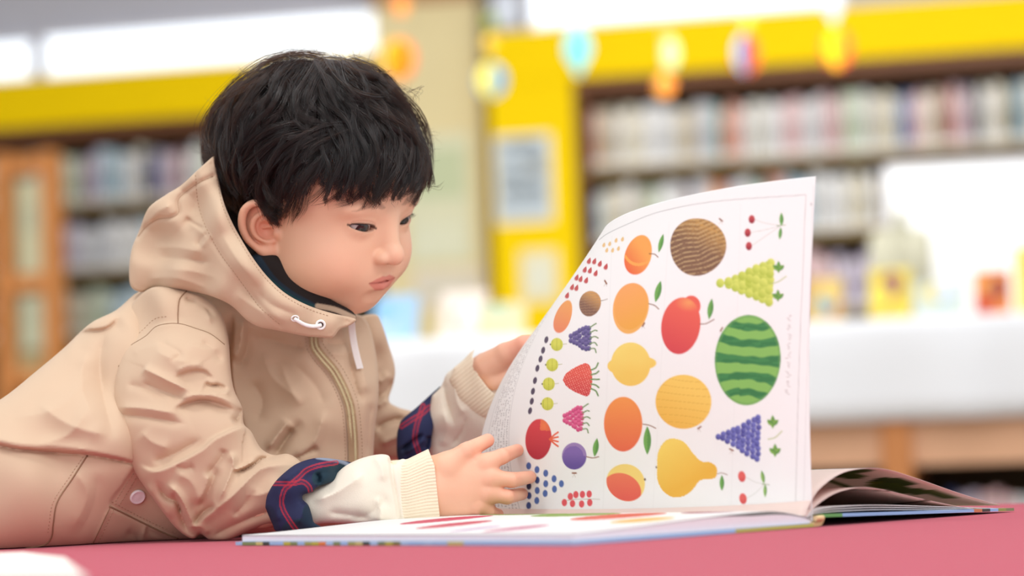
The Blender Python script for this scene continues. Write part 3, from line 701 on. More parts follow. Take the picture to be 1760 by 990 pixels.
    # green grapes
    def grapes(A0, B0, C0, r, c0, c1, n, gap):
        A0, B0, C0 = map(np.array, (A0, B0, C0)); put(polyfill([tuple(A0), tuple(B0), tuple(C0)], X, Y) * .9, L(gap)); pts = []
        for i in range(n):
            t = i / (n - 1); m = max(1, int(round(1 + t * (n - 1.2)))); P0 = A0 * (1 - t) + B0 * t; P1 = A0 * (1 - t) + C0 * t
            for k in range(m): pts.append(P0 + (P1 - P0) * ((k + .5) / m) + rg.normal(0, .6, 2))
        rg.shuffle(pts)
        for p in pts:
            a, x, y = egg(p[0], p[1], r, r * 1.12); put(a, mix(c0, c1, .5 + y * .5 - x * .3 + rg.uniform(-.2, .2)))
    grapes((1240, 487), (1324, 446), (1322, 524), 7.0, (226, 234, 120), (190, 206, 84), 8, (206, 220, 110))
    line([(1325, 488), (1338, 484), (1351, 475)], (188, 200, 130), .8)
    for cx, cy in ((1338, 460), (1337, 509)):
        for ang in (0, 50, -50): leaf_(cx + 5 * math.sin(math.radians(ang)), cy - 1 + 2 * abs(math.sin(math.radians(ang))), 4.2, 11 if ang == 0 else 8, ang, (132, 178, 84))
    # tan seeds and red seeds
    for cx, cy in ((1048, 419), (1059, 413), (1070, 411), (1043, 430), (1053, 430), (1063, 427), (1038, 421)): a, _, _ = egg(cx, cy, 2.4, 4, 15, .3); put(a, L((240, 204, 146)))
    for x_, y_ in ((592, 466), (620, 478), (650, 493), (570, 512), (599, 526), (544, 508), (565, 464), (523, 555), (551, 562), (503, 548), (480, 596), (502, 600), (455, 638)):
        a, _, _ = egg(820 + x_ / 2.933, 290 + y_ / 2.933, 3, 5.6, 20, .55); put(a, L((206, 92, 92)))
    bug(1041, 485, 60)
    # orange mango
    a, x, y = egg(1084, 530, 30.5, 44, 10, -.04); put(a, mix((250, 178, 110), (244, 180, 84), y * .5 + .5 + x * .3)); put(np.clip(a, 0, 1) * (np.hypot(x + .0, y + .1) > .93) * .4, L((252, 200, 130)))
    line([(1115, 522), (1125, 525), (1132, 531)], (150, 96, 60), .8); leaf_(1131, 501, 5.6, 19.5, 14); bug(1106, 558, -60)
    # small apricot, small coconut
    a, x, y = egg(968, 544, 13.5, 29.5, 20, .12); put(a, mix((248, 178, 104), (240, 146, 110), y * .5 + .5))
    a, x, y = egg(1014, 522, 18.5, 22, 14, -.05); st2 = np.sin(Y * 1.3 + X * .15 + noise(.05, .05) * 6); put(a, mix((214, 164, 106), (142, 108, 92), (y + .7) - x * .3)); put(np.clip(a, 0, 1) * (st2 > .6) * .5, L((186, 150, 120))); line([(1033, 517), (1044, 514)], (150, 130, 110), .5)
    # blackberry and raspberry
    def berry(cx, cy, w_, h_, c0, c1, tilt):
        for i in range(7):
            t = i / 6; m_ = 2 + round(t * 4.4) if i < 6 else 5
            for k in range(m_):
                yy = ((k + .5) / m_ - .5) * 2 * (.34 + .66 * min(1, t * 1.25))
                bx, by = cx - w_ + 2 * w_ * t * .93 - 2.2 * abs(yy) + rg.normal(0, .5), cy + yy * h_ + rg.normal(0, .5)
                a, x, y = egg(bx, by, w_ * .23, w_ * .26); put(a, mix(c0, c1, .5 + y * .6))
        for k in range(5):
            yy = cy + (k - 2) * h_ * .42; line([(cx + w_ * .9, yy), (cx + w_ * 1.35, yy - h_ * .12 + (k - 2) * 1.2), (cx + w_ * (1.7 - .1 * abs(k - 2)), yy + (k - 2) * 3.2)], (132, 160, 110), 1.1)
    berry(999, 581, 17, 22, (134, 124, 176), (84, 78, 130), 0); berry(987, 719, 16, 22, (238, 120, 166), (206, 70, 124), 0)
    # red heart-shaped peach
    a1, x, y = egg(1170, 560, 33.5, 49, 8, -.02); a2, _, _ = egg(1188, 526, 16, 18, 0); put(np.maximum(a1, a2), mix((240, 112, 96), (222, 84, 90), y * .6 + .4 - x * .1)); put(np.clip(a1, 0, 1) * np.clip(1 - np.hypot((X - 1184) / 24, (Y - 520) / 16), 0, 1) * .9, L((248, 172, 110)))
    line([(1203, 557), (1214, 556), (1227, 549)], (150, 96, 70), .8); leaf_(1221, 531, 5.2, 18.5, 8); bug(1240, 566, -60)
    # watermelon
    a, x, y = egg(1285, 619, 56.5, 77.5, 3, -.02); ph = y * 17.5 * (1 - .30 * x ** 2) + 1.2 + 1.0 * noise(.07, .12) + .12 * np.sin(X * .22)
    wv = np.sin(ph); put(a, mix((146, 200, 106), (76, 146, 88), wv * 3.0 + .35)); put(np.clip(a, 0, 1) * ((wv > .35) & (noise(.06, .3) > .45)) * .5, L((58, 122, 76)))
    put(np.clip(a, 0, 1) * (np.sqrt(x * x + y * y) > .94) * .5, L((120, 176, 100)))
    # rotated caption at right of the watermelon
    for q in range(60):
        yy = 542 + q * 2.3
        if q % 7 in (5, 6): continue
        xx = 1355 + (612 - yy) * .012; dx = rg.uniform(-3.2, 3.2); line([(xx + dx - rg.uniform(.5, 2.2), yy), (xx + dx + rg.uniform(.5, 2.4), yy + rg.uniform(-.8, .8))], (196, 188, 184), .55, .9)
    # gooseberries, currants
    for cx, cy in ((957, 592), (949, 627), (943, 660), (941, 694)):
        a, x, y = egg(cx, cy, 10.5, 11.2); put(a, mix((224, 226, 104), (204, 208, 86), y)); put(np.clip(a, 0, 1) * (np.abs(np.sin(x * 4.6 * (1 + .0 * y))) < .22) * .5, L((178, 184, 70)))
        line([(cx + 10, cy), (cx + 17, cy - 1)], (190, 190, 140), .5); a, _, _ = egg(cx - 11, cy, 1.4, 1.4); put(a, L((120, 110, 80)))
    for cx, cy in ((939, 584), (933.5, 602), (929, 617), (923.6, 633), (919.5, 654), (916, 672.5), (914, 689.6), (911, 706)): a, x, y = egg(cx, cy, 3.3, 6, 12); put(a, L((98, 88, 108)))
    # strawberry
    m = polyfill([tuple(p) for p in catmull([(967, 653), (975, 640), (1000, 626), (1013, 628), (1018, 652), (1012, 679), (998, 678), (976, 666), (967, 653)], 6)], X, Y)
    put(m * 1.0, mix((236, 104, 92), (214, 78, 84), (Y - 640) / 40)); put(m * ((np.sin(X * 1.25 + Y * .5) * np.sin(Y * 1.15 - X * .3)) > .62) * .9, L((250, 190, 170)))
    for k in range(5): yy = 652 + (k - 2) * 8; line([(1016, yy), (1024, yy + (k - 2) * 2), (1030 - abs(k - 2), yy + (k - 2) * 6)], (120, 156, 96), 1.3)
    # lemon
    a1, x, y = egg(1084, 626, 34, 37.5, 0); a2, _, _ = egg(1062, 629, 18, 13, 0); a3, _, _ = egg(1110, 624, 18, 10, 0); put(np.maximum(np.maximum(a1, a2), a3), mix((252, 228, 130), (248, 208, 104), y * .5 + .4 + .3 * soft))
    # second mango with stem and leaf
    a, x, y = egg(1071, 729, 33, 47, 0, -.02); put(a, mix((250, 164, 90), (240, 116, 84), y * .5 + .5)); line([(1105, 729), (1116, 731), (1127, 736)], (150, 96, 60), .8); leaf_(1112.5, 757, 6.8, 25, 0)
    # yellow melon
    a, x, y = egg(1174.6, 690.6, 48, 46.5, 6); put(a, mix((252, 214, 112), (244, 190, 84), y * .5 + .3 - x * .2)); ph = y * 15 + 2.0 * y * (1 - x * x); put(np.clip(a, 0, 1) * (np.abs(np.sin(ph * .72)) < .13) * .55, L((222, 170, 64)))
    bug(1202, 735, -35)
    # pomegranate
    a, x, y = egg(925.5, 755, 22.5, 35, 4); put(a, mix((222, 82, 88), (188, 62, 76), y * .6 + .4)); put(np.clip(a, 0, 1) * ((x > .05) & (y < -.45)) * np.clip(1 - np.hypot(x - .35, y + .7) * .9, 0, 1), L((246, 140, 90)))
    for k in range(4): line([(945, 755), (952, 748 + k * 4.6), (959, 743 + k * 8)], (240, 116, 84), 1.5)
    # plum
    a, x, y = egg(987, 784, 21, 23, 0); put(a, mix((142, 116, 186), (112, 92, 166), y + .3)); put(np.clip(a, 0, 1) * ((np.hypot(x + .08, y - .1) > .86) & (y < 0)) * .7, L((176, 150, 200)))
    line([(1008, 785), (1019, 787), (1029, 785)], (150, 96, 60), .8); leaf_(1024, 769, 5.2, 16.5, 8); bug(987, 813, 0)
    # blueberries
    for x_, y_, dk in ((260, 618, 0), (302, 637, 0), (346, 655, 0), (388, 683, 0), (425, 708, 0), (303, 690, 1), (346, 708, 0), (390, 735, 0), (261, 720, 2), (303, 742, 0), (343, 757, 0), (262, 768, 1), (301, 793, 0), (260, 818, 1)):
        a, x, y = egg(820 + x_ / 2.933, 590 + y_ / 2.933, 4.2, 6.1, 0); put(a, L([(92, 120, 184), (70, 88, 146), (50, 58, 96)][dk]))
    # redcurrants
    line([(966, 862), (990, 858), (1031, 858)], (200, 190, 170), .5)
    for x_, y_ in ((440, 803), (470, 772), (498, 763), (531, 762), (565, 760), (481, 808), (527, 810), (568, 803)): a, x, y = egg(820 + x_ / 2.933, 590 + y_ / 2.933, 4.6, 6.2, 0); put(a, L((236, 98, 104)))
    # two-tone peach
    a, x, y = egg(1076, 829, 34, 31, 35, .05); put(a, L((252, 224, 134))); e2, _, _ = egg(1069, 842, 34, 28, 25); put(np.minimum(np.clip(a, 0, 1), np.clip(e2, 0, 1)), mix((244, 132, 100), (238, 108, 92), (Y - 815) / 40)); a, _, _ = egg(1108.5, 824, 1.6, 2.2); put(a, L((110, 80, 60)))
    # pear
    pr = polyfill([tuple(p) for p in catmull([(1129, 808), (1131, 778), (1143, 758), (1160, 754), (1177, 761), (1192, 780), (1206, 793), (1222, 795), (1232, 805), (1230, 820), (1217, 824), (1203, 826), (1190, 842), (1174, 853), (1155, 854), (1138, 842), (1130, 824), (1129, 808)], 6)], X, Y)
    put(pr * 1.0, mix((252, 222, 112), (244, 192, 78), (Y - 760) / 80 + (X - 1160) / 160)); line([(1233, 814), (1241, 813), (1250, 816)], (160, 120, 90), .6); leaf_(1240.7, 830, 4.2, 14, 0); a, _, _ = egg(1128, 803, 1.3, 1.8); put(a, L((110, 80, 60)))
    # blue grapes
    grapes((1234, 750), (1304, 712), (1302, 794), 4.7, (128, 132, 204), (84, 82, 156), 9, (226, 228, 244))
    line([(1320, 755), (1332, 752), (1344, 741)], (188, 200, 130), .8)
    for cx, cy in ((1328, 726), (1332, 775)):
        for ang in (0, 50, -50): leaf_(cx + 5 * math.sin(math.radians(ang)), cy - 1 + 2 * abs(math.sin(math.radians(ang))), 4.4, 12 if ang == 0 else 8, ang, (140, 184, 90))
    bug(1257, 773, 25)
    # cherries, lower right
    for cx, cy in ((1275, 819), (1277, 857)):
        line([(cx + 5, cy), (1298, (cy + 832) / 2 + 3), (1314, 832)], (214, 216, 206), .5, .8); a, x, y = egg(cx, cy, 6.4, 9.4, -8); put(a, mix((236, 110, 104), (220, 86, 88), y))
    leaf_(1311, 820, 3.6, 12, -10, (160, 200, 110)); leaf_(1315, 843, 3.2, 12, 0, (160, 200, 110)); line([(1310, 832), (1322, 833)], (150, 170, 120), .6)
    a, _, _ = egg(1394, 351, 1.8, 3); put(a * .5, L((190, 190, 190)))
    # text columns near the foot of the page, running along its width
    txt = np.zeros(X.shape)
    for k, u0 in enumerate((.878, .890, .902, .914, .926, .938, .950)):
        vv = np.floor(Vv * 150).astype(int); bits = rg.random(152); keep = (bits[vv] > .22) & (Vv > (.03, .05, .03, .06, .03, .05, .04)[k]) & (Vv < (.97, .8, .95, .7, .97, .9, .96)[k]) & ((vv + k * 5) % 11 > 0)
        wd = .0036 * (.45 + .55 * rg.random(152))[vv]; off = (rg.random(152)[vv] - .5) * .003
        txt = np.maximum(txt, keep * (np.abs(U - u0 - off) < wd) * ((Vv * 150) % 1 < .68))
    C = C * (1 - .42 * txt[..., None]) + L((120, 114, 120)) * .42 * txt[..., None]
    for u0 in (.868, .965): C[np.abs(U - u0) < .0009] = L((206, 206, 206))
    return C
ARTC = paint_page()
nrm = np.cross(np.gradient(PG, axis=0), np.gradient(PG, axis=1)); nrm /= np.linalg.norm(nrm, axis=-1)[..., None]
if (nrm * (PG - CAM)).sum(-1).mean() < 0: nrm = -nrm                                    # away from the lens
fr_, bk_ = PG, PG + nrm * .0004
n_ = (NU + 1) * (NV + 1); idx = np.arange(n_).reshape(NU + 1, NV + 1)
Q1 = np.stack([idx[:-1, :-1], idx[:-1, 1:], idx[1:, 1:], idx[1:, :-1]], -1).reshape(-1, 4)
rim = np.concatenate([idx[:, 0], idx[-1, 1:], idx[::-1, -1][1:], idx[0, ::-1][1:-1]]); r2 = np.roll(rim, -1)
Q = np.vstack([Q1, Q1[:, ::-1] + n_, np.stack([rim, r2, r2 + n_, rim + n_], -1)])
o = mesh_obj('page', np.vstack([fr_.reshape(-1, 3), bk_.reshape(-1, 3)]), Q, M_pageart, bkr, True, None, np.vstack([ARTC.reshape(-1, 3), np.tile(L((250, 249, 246)), (n_, 1))]))
o['label'] = 'raised page printed with rows of painted fruit'
# fine strips of the sheets held with it, seen at the right edge
tag(bkr, 'large open picture book with one fruit page raised, lying on the red felt', 'book')
# ------------------------------------------------------------------ the child: head
SK = (233, 187, 156)
def frame(alpha, pitch, roll):
    a, p, r = map(math.radians, (alpha, pitch, roll))
    F0 = np.array([math.cos(a), -math.sin(a), 0]); L0 = np.array([math.sin(a), math.cos(a), 0]); U0 = np.array([0, 0, 1.0])
    Fv = math.cos(p) * F0 - math.sin(p) * U0; U1 = math.cos(p) * U0 + math.sin(p) * F0
    Lv = math.cos(r) * L0 + math.sin(r) * U1; Uv = math.cos(r) * U1 - math.sin(r) * L0
    return np.stack([Fv, Lv, Uv], 1)
HR = frame(36, 19, 11)
HO = W(544, 361, 2.2)
def hw(p): return np.asarray(p) @ HR.T + HO                  # head space -> world
def hl(P): return (np.asarray(P) - HO) @ HR                   # world -> head space
EYE = np.array([.0735, .0268, .0096])
def face_sdf(P):
    """head space: x forward, y to the child's left, z up"""
    Q = P.copy(); Q[:, 1] = np.abs(Q[:, 1])
    d = s_ell(P, (-.010, 0, .048), (.090, .073, .080))
    d = smin(d, s_ell(P, (.022, 0, .034), (.066, .066, .062)), .02)
    d = smin(d, s_ell(P, (.022, 0, -.010), (.064, .058, .066)), .025)                 # face
    d = smin(d, s_ell(Q, (.046, .032, -.030), (.036, .030, .032)), .022)            # cheeks
    d = smin(d, s_ell(P, (.0545, 0, -.0670), (.020, .023, .016)), .022)                # chin
    d = smin(d, s_ell(Q, (.018, .040, -.045), (.034, .020, .022)), .024)             # jaw
    d = smin(d, s_ell(P, (.0675, 0, -.041), (.020, .026, .020)), .018)                # muzzle
    d = smax(d, -s_sph(Q, (.106, .030, .010), .0135), .018)                         # eye sockets
    d = smin(d, s_ell(Q, (.0755, .026, .026), (.012, .022, .008)), .014)              # brow
    d = smin(d, s_cap(P, (.0855, 0, .014), (.0950, 0, -.0145), .0062, .0080), .012)     # nose
    d = smin(d, s_sph(P, (.0972, 0, -.0180), .0090), .006)
    d = smin(d, s_ell(Q, (.0912, .0108, -.0200), (.0080, .0055, .0058)), .004)
    d = smax(d, -s_ell(Q, (.0948, .0060, -.0275), (.0042, .0026, .0030)), .002)       # nostrils
    d = smax(d, -s_cap(P, (.0975, 0, -.028), (.0965, 0, -.035), .0018), .004)          # philtrum
    # lips
    up = s_chain(Q, np.array([(.0872, .000, -.0416), (.0862, .0045, -.0410), (.0818, .0105, -.0422), (.0745, .0170, -.0438)]), [.0034, .0035, .0029, .0017], .003)
    lo = s_chain(Q, np.array([(.0845, .000, -.0498), (.0811, .008, -.0498), (.0746, .0155, -.0450)]), [.0056, .0048, .0024], .003)
    d = smin(d, up, .0035); d = smin(d, lo, .0035)
    gr = s_chain(Q, np.array([(.0902, 0, -.0446), (.0874, .006, -.0443), (.0805, .013, -.0443), (.0740, .0185, -.0441)]), [.0008, .0008, .0008, .0008], 0)
    d = smax(d, -gr, .0026)
    d = smax(d, -s_cap(P, (.0862, -.010, -.0600), (.0862, .010, -.0600), .0045), .008)    # under the lip
    # lids
    lid = s_sph(Q, EYE, .0132)
    d = smin(d, lid, .006)
    y = (Q[:, 1] - .0290) / .0122; zc_ = EYE[2] - .0010 + (Q[:, 1] - .029) * .16
    upz = zc_ + .0034 * np.sqrt(np.clip(1 - np.abs(y) ** 2.2, 0, 1)); loz = zc_ - .0034 * np.sqrt(np.clip(1 - np.abs(y) ** 2, 0, 1))
    op = np.maximum(P[:, 2] - upz, loz - P[:, 2]); op = np.maximum(op, (np.abs(y) - 1) * .0122); op = np.maximum(op, .070 - P[:, 0])
    d = smax(d, -np.maximum(op, .0113 - np.linalg.norm(Q - EYE, axis=1)), .0012)
    crease = np.abs(P[:, 2] - (upz + .0030)); cr = .0006 * np.exp(-(crease / .0009) ** 2) * np.clip(1.15 - np.abs(y), 0, 1) * (P[:, 0] > .06)
    d = d + cr
    # neck
    d = smin(d, s_chain(P, np.array([(-.030, 0, -.020), (-.055, 0, -.085), (-.105, 0, -.150)]), [.042, .040, .050], .0), .015)
    return d
def ear_sdf(P):
    """the child's right ear, local: x forward, y outwards (from head), z up; about 56 mm tall"""
    x, y, z = P[:, 0], P[:, 1], P[:, 2]
    rim = np.array([(.012, .001, .006), (.013, .004, .018), (.006, .009, .028), (-.005, .012, .0305), (-.0145, .013, .022), (-.018, .013, .007), (-.0155, .012, -.007), (-.009, .010, -.017), (-.002, .007, -.024)])
    rr = [.0026, .003, .0036, .0038, .0038, .0036, .0034, .0036, .0050]
    d = s_chain(P, catmull(rim, 3), np.interp(np.linspace(0, 1, 25), np.linspace(0, 1, 9), rr), .0)
    back = s_ell(P, (-.003, .003, .004), (.0160, .0045, .0270)); d = smin(d, back, .003)
    anti = catmull(np.array([(.001, .006, .019), (-.006, .009, .014), (-.0095, .010, .004), (-.007, .009, -.006), (.001, .008, -.0115), (.007, .006, -.012)]), 3)
    d = smin(d, s_chain(P, anti, np.full(len(anti), .0026)), .002)
    d = smin(d, s_ell(P, (.002, .006, -.0225), (.0078, .0046, .0080)), .005)                 # lobe
    d = smin(d, s_ell(P, (.0115, .005, -.004), (.0040, .0040, .0055)), .004)                  # tragus
    d = smax(d, -s_ell(P, (.0015, .0085, .0005), (.0072, .0066, .0098)), .0022)
    d = smin(d, s_cap(P, (.010, .0055, .0050), (-.001, .0040, .0020), .0018, .0014), .002)                # concha
    return d
ER = frame(-20, 0, 0); ER = np.array([[math.cos(.42), -math.sin(.42) * -1, 0], [0, 0, 0], [0, 0, 0]])
def ear_local(P, side):
    q = P.copy(); q[:, 1] *= side                                   # side +1: y grows outwards on the child's left; -1: right ear
    q = (q - np.array([.001, .0650, -.0085])) / np.array([1.0, 1.0, .84])
    a = math.radians(24); ca, sa = math.cos(a), math.sin(a)             # flares back and out
    x = q[:, 0] * ca - q[:, 1] * sa; y = q[:, 0] * sa + q[:, 1] * ca
    t = math.radians(10); x2 = x * math.cos(t) + q[:, 2] * math.sin(t); z2 = -x * math.sin(t) + q[:, 2] * math.cos(t)
    return np.stack([x2, y, z2], 1)
def head_sdf(P):
    d = face_sdf(P)
    for s in (1, -1):
        m = (P[:, 1] * s > .04) & (P[:, 0] < .03) & (P[:, 0] > -.06) & (np.abs(P[:, 2]) < .06)
        if m.any():
            e = .9 * ear_sdf(ear_local(P[m], s)); d[m] = smin(d[m], e, .004)
    return d
def head_color(P):
    n = len(P); Q = np.abs(P[:, 1]); c = np.tile(L(SK), (n, 1))
    def put(a, col):
        nonlocal c; a = np.clip(a, 0, 1)[:, None]; c = c * (1 - a) + L(col) * a
    g = lambda cx, cy, cz, s: np.exp(-(((P[:, 0] - cx) / s[0]) ** 2 + ((Q - cy) / s[1]) ** 2 + ((P[:, 2] - cz) / s[2]) ** 2))
    put(g(.075, .040, -.026, (.04, .026, .022)) * .22, (236, 160, 136))            # cheeks
    put(g(.104, 0, -.020, (.008, .012, .008)) * .35, (232, 156, 134))
    put(g(.06, 0, .055, (.05, .06, .03)) * .25, (238, 190, 160))
    e = ear_local(P, -1); inn = np.exp(-((e[:, 0] / .010) ** 4 + ((e[:, 2] - .005) / .018) ** 4)) * np.clip((.0095 - e[:, 1]) / .003, 0, 1) * (np.abs(P[:, 1]) > .055)
    put(inn * .38, (214, 124, 104)); put(np.exp(-((e[:, 0] / .022) ** 4 + ((e[:, 2] - .004) / .034) ** 4)) * np.clip((np.abs(P[:, 1]) - .064) / .004, 0, 1) * .4, (236, 146, 118))
    # lips
    ul = np.interp(Q, [0, .0045, .0105, .0175], [-.0386, -.0377, -.0398, -.0434]); ll = np.interp(Q, [0, .008, .0155, .0180], [-.0546, -.0532, -.0474, -.0444])
    m = np.clip((ul - P[:, 2]) / .0010, 0, 1) * np.clip((P[:, 2] - ll) / .0012, 0, 1) * np.clip((.0180 - Q) / .001, 0, 1) * (P[:, 0] > .066)
    put(m * .72, (208, 108, 100))
    mid = np.interp(Q, [0, .006, .013, .0185], [-.0446, -.0443, -.0443, -.0441]); put(np.exp(-((P[:, 2] - mid) / .0009) ** 2) * (Q < .018) * (P[:, 0] > .066) * .6, (150, 66, 62))
    # brows
    bz = .0265 + .004 * np.sin(np.clip((Q - .012) / .030, 0, 1) * PI) - .05 * np.clip(Q - .030, 0, 1); bw = .0030 * np.clip((Q - .010) / .006, 0, 1) * np.clip((.048 - Q) / .02, 0, 1)
    rs = RNG.random(n); put(np.clip((bw - np.abs(P[:, 2] - bz)) / .0012 + .4, 0, 1) * (bw > .0003) * (.34 + .14 * rs) * (P[:, 0] > .05), (104, 76, 62))
    # lash line
    y = (Q - .0290) / .0122; zc_ = EYE[2] - .0010 + (Q - .029) * .16; upz = zc_ + .0034 * np.sqrt(np.clip(1 - np.abs(y) ** 2.2, 0, 1)); loz = zc_ - .0034 * np.sqrt(np.clip(1 - np.abs(y) ** 2, 0, 1))
    put(np.exp(-((P[:, 2] - upz - .0004) / .0011) ** 2) * (np.abs(y) < 1.12) * (P[:, 0] > .06) * .95, (40, 26, 24))
    put(np.exp(-((P[:, 2] - upz - .0030) / .0009) ** 2) * (np.abs(y) < 1.0) * (P[:, 0] > .06) * .35, (176, 112, 90))
    put(np.exp(-((P[:, 2] - loz + .0002) / .0008) ** 2) * (np.abs(y) < .95) * (P[:, 0] > .06) * .45, (150, 88, 74))
    put((np.hypot(P[:, 0] - .0950, P[:, 2] + .0275) < .0042) * (np.abs(Q - .006) < .003) * .6, (130, 60, 50))
    return c
M_skin = mat('skin', SK, 0.48, 0.35, attr='tint', sss=0.10, bump=.12, bscale=1800, noise=.02, nscale=60)
child = empty('person', (HO[0] - .2, HO[1], ZT))
hV, hQ = nets(head_sdf, (-.13, -.098, -.12), (.125, .098, .14), .00105)
# the rest of the body follows in the same mesh
BODY = [(hw(hV), hQ, head_color(hV))]
M_hair = mat('black_hair', (26, 21, 20), 0.36, 0.5, noise=.25, nscale=120)
for s in (1, -1):                                                          # eyes
    c = EYE * np.array([1, s, 1]); er = .0119; nu, nv = 48, 64; V = []; C = []
    look = np.array([.93, -.30 if s > 0 else -.30, -.36]); look /= np.linalg.norm(look); u = np.cross(look, [0, 0, 1]); u /= np.linalg.norm(u); w_ = np.cross(u, look)
    for i in range(nu + 1):
        t = PI * (i / nu) ** 1.5
        for j in range(nv):
            f = 2 * PI * j / nv; r = er + (.0006 * math.exp(-(t / .50) ** 4))
            V.append(c + r * (look * math.cos(t) + math.sin(t) * (u * math.cos(f) + w_ * math.sin(f))))
            k = .5 + .5 * math.sin(f * 23) * math.sin(f * 7 + 1)
            C.append(L((8, 6, 6)) if t < .22 else L((34 + 12 * k, 27 + 9 * k, 24 + 7 * k)) if t < .60 else L((30, 22, 20)) if t < .66 else L((186, 178, 174)))  # sclera greyed: the lid's shade is put into its colour
    Qf = np.array([[i * nv + j, (i + 1) * nv + j, (i + 1) * nv + (j + 1) % nv, i * nv + (j + 1) % nv] for i in range(nu) for j in range(nv)])
    mesh_obj('eye', hw(np.array(V)), Qf, mat('eyeball', (220, 212, 206), .08, .6, attr='tint'), child, True, None, np.array(C))
    V = []; Fq = []                                                        # lashes
    for k in range(22):
        y = (-0.6 + 1.5 * k / 21) if s > 0 else (.45 + .5 * k / 21); yy = .0290 + y * .0122; zz = EYE[2] - .0010 + (yy - .029) * .16 + .0034 * math.sqrt(max(0, 1 - abs(y) ** 2.2))
        x0 = EYE[0] + math.sqrt(max(1e-6, .0133 ** 2 - (yy - EYE[1]) ** 2 - (zz - EYE[2]) ** 2)); ln = (.0056 if s > 0 else .0026) * (.7 + .3 * math.sin(k * 2.3))
        p = [np.array([x0 + ln * a, (yy + y * ln * a * .55) * s, zz - .0010 * math.sin(a * 3.0) + .0004 * a]) for a in (0, .33, .66, 1)]
        tv, tf = tube(hw(np.array(p)), [.00016, .00014, .0001, .00003], 4); o_ = len(V); V += tv; Fq += [[i + o_ for i in f] for f in tf]
    mesh_obj('eyelashes', np.array(V), Fq, M_hair, child)
# ------------------------------------------------------------------ hair
def cran(P):
    d = s_ell(P, (-.010, 0, .048), (.090, .073, .080)); return smin(d, s_ell(P, (.022, 0, .034), (.066, .066, .062)), .02)
def cgrad(P):
    e = 5e-4; g = np.stack([cran(P + np.eye(3)[i] * e) - cran(P - np.eye(3)[i] * e) for i in range(3)], -1); return g / (np.linalg.norm(g, axis=1)[:, None] + 1e-9)
def hairline(P):
    """height below which hair stops, by direction round the head (head space)"""
    az = np.degrees(np.arctan2(np.abs(P[:, 1]), P[:, 0] + .005))
    return np.interp(az, [0, 14, 30, 45, 58, 68, 78, 86, 96, 106, 120, 150, 180], [.038, .036, .037, .045, .040, .014, -.004, .020, .028, .000, -.040, -.062, -.066])
def hair_front_root(P):                                   # roots keep off the forehead
    az = np.degrees(np.arctan2(np.abs(P[:, 1]), P[:, 0] + .005))
    return np.interp(az, [0, 30, 50, 62, 74, 84, 96, 106, 130, 180], [.088, .084, .066, .044, .020, .028, .034, .010, -.030, -.050])
CROWN = np.array([-.052, -.012, .116])
rs = np.random.default_rng(21)
def roots(n):
    v = rs.normal(size=(n * 3, 3)); v /= np.linalg.norm(v, axis=1)[:, None]
    p = np.array([-.010, 0, .048]) + v * np.array([.090, .073, .080])
    for _ in range(4): p -= cran(p)[:, None] * cgrad(p)
    k = p[:, 2] > hair_front_root(p); return p[k][:n]
def thick(P):
    """bulk of the hair over the skull"""
    x, y, z = P[:, 0], np.abs(P[:, 1]), P[:, 2]
    t = .0150 + .0035 * np.clip(-x / .09, 0, 1) + .002 * np.clip(x / .09, 0, 1)
    return t * np.clip(.42 + (z + .01) / .10, .3, 1)
def grow(p0, lay, n, step, wob, swirl, seed, end_off):
    r = np.random.default_rng(seed); N = len(p0); p = p0.copy(); out = [p.copy()]; stop = np.zeros(N, bool)
    ph = r.uniform(0, 2 * PI, (N, 3)); fq = r.uniform(50, 120, (N, 1)); last = None
    for i in range(n):
        s = (i + 1) * step; nn = cgrad(p); rad = p - CROWN; rad += np.array([.0, 0, -.015]) * np.clip(s / .05, 0, 1)
        # sideways comb: front locks fall to the child's right, side locks sweep a little back at mid-height
        side = np.cross(nn, rad); side /= np.linalg.norm(side, axis=1)[:, None] + 1e-9
        t = rad - nn * (rad * nn).sum(1)[:, None]; t /= np.linalg.norm(t, axis=1)[:, None] + 1e-9
        sw = swirl[:, None] + wob[:, None] * np.sin(fq * s + ph[:, :1])
        d = t + side * sw + np.array([0, 0, -.35]) * np.clip(s / .06, 0, 1)
        wsd = np.exp(-((p[:, 0] - .002) / .042) ** 2) * np.clip((np.abs(p[:, 1]) - .035) / .02, 0, 1) * np.clip((p[:, 2] - .025) / .03, 0, 1)
        d += np.array([-1.15, 0, 0]) * wsd[:, None] + np.array([0, -.55, 0]) * (np.clip((p[:, 0] - .03) / .03, 0, 1) * np.clip((.10 - p[:, 2]) / .04, 0, 1))[:, None]
        d -= nn * (d * nn).sum(1)[:, None]
        if last is not None: d = d * .45 + last * .55
        d /= np.linalg.norm(d, axis=1)[:, None] + 1e-9; last = d
        H = thick(p) * lay * (1 - np.exp(-s / .016)) + .0015 + .0010 * np.sin(fq[:, 0] * 1.3 * s + ph[:, 1]) * lay
        q = p + d * step; c = cran(q); q += cgrad(q) * (H - c)[:, None] * .6
        hl_ = hairline(q) + end_off; stop |= (q[:, 2] < hl_) & (s > .012)
        q = np.where(stop[:, None], p + d * step * .04, q); p = q; out.append(p.copy())
    return np.stack(out, 1)
NG = 1150; NS = 22
g0 = roots(NG); NG = len(g0); lay = rs.uniform(.25, 1.0, NG) ** .8
swirl = rs.normal(0, .36, NG) + np.where(g0[:, 0] > .01, -.35, .15) * np.sign(1)
GP = grow(g0, lay, NS, .0058, rs.uniform(.25, .8, NG), swirl, 5, rs.normal(0, .006, NG) + np.abs(rs.normal(0, .013, NG)) * (rs.random(NG) < .5))
NH = 30000
h0 = roots(NH); NH = len(h0)
near = np.zeros(NH, int)
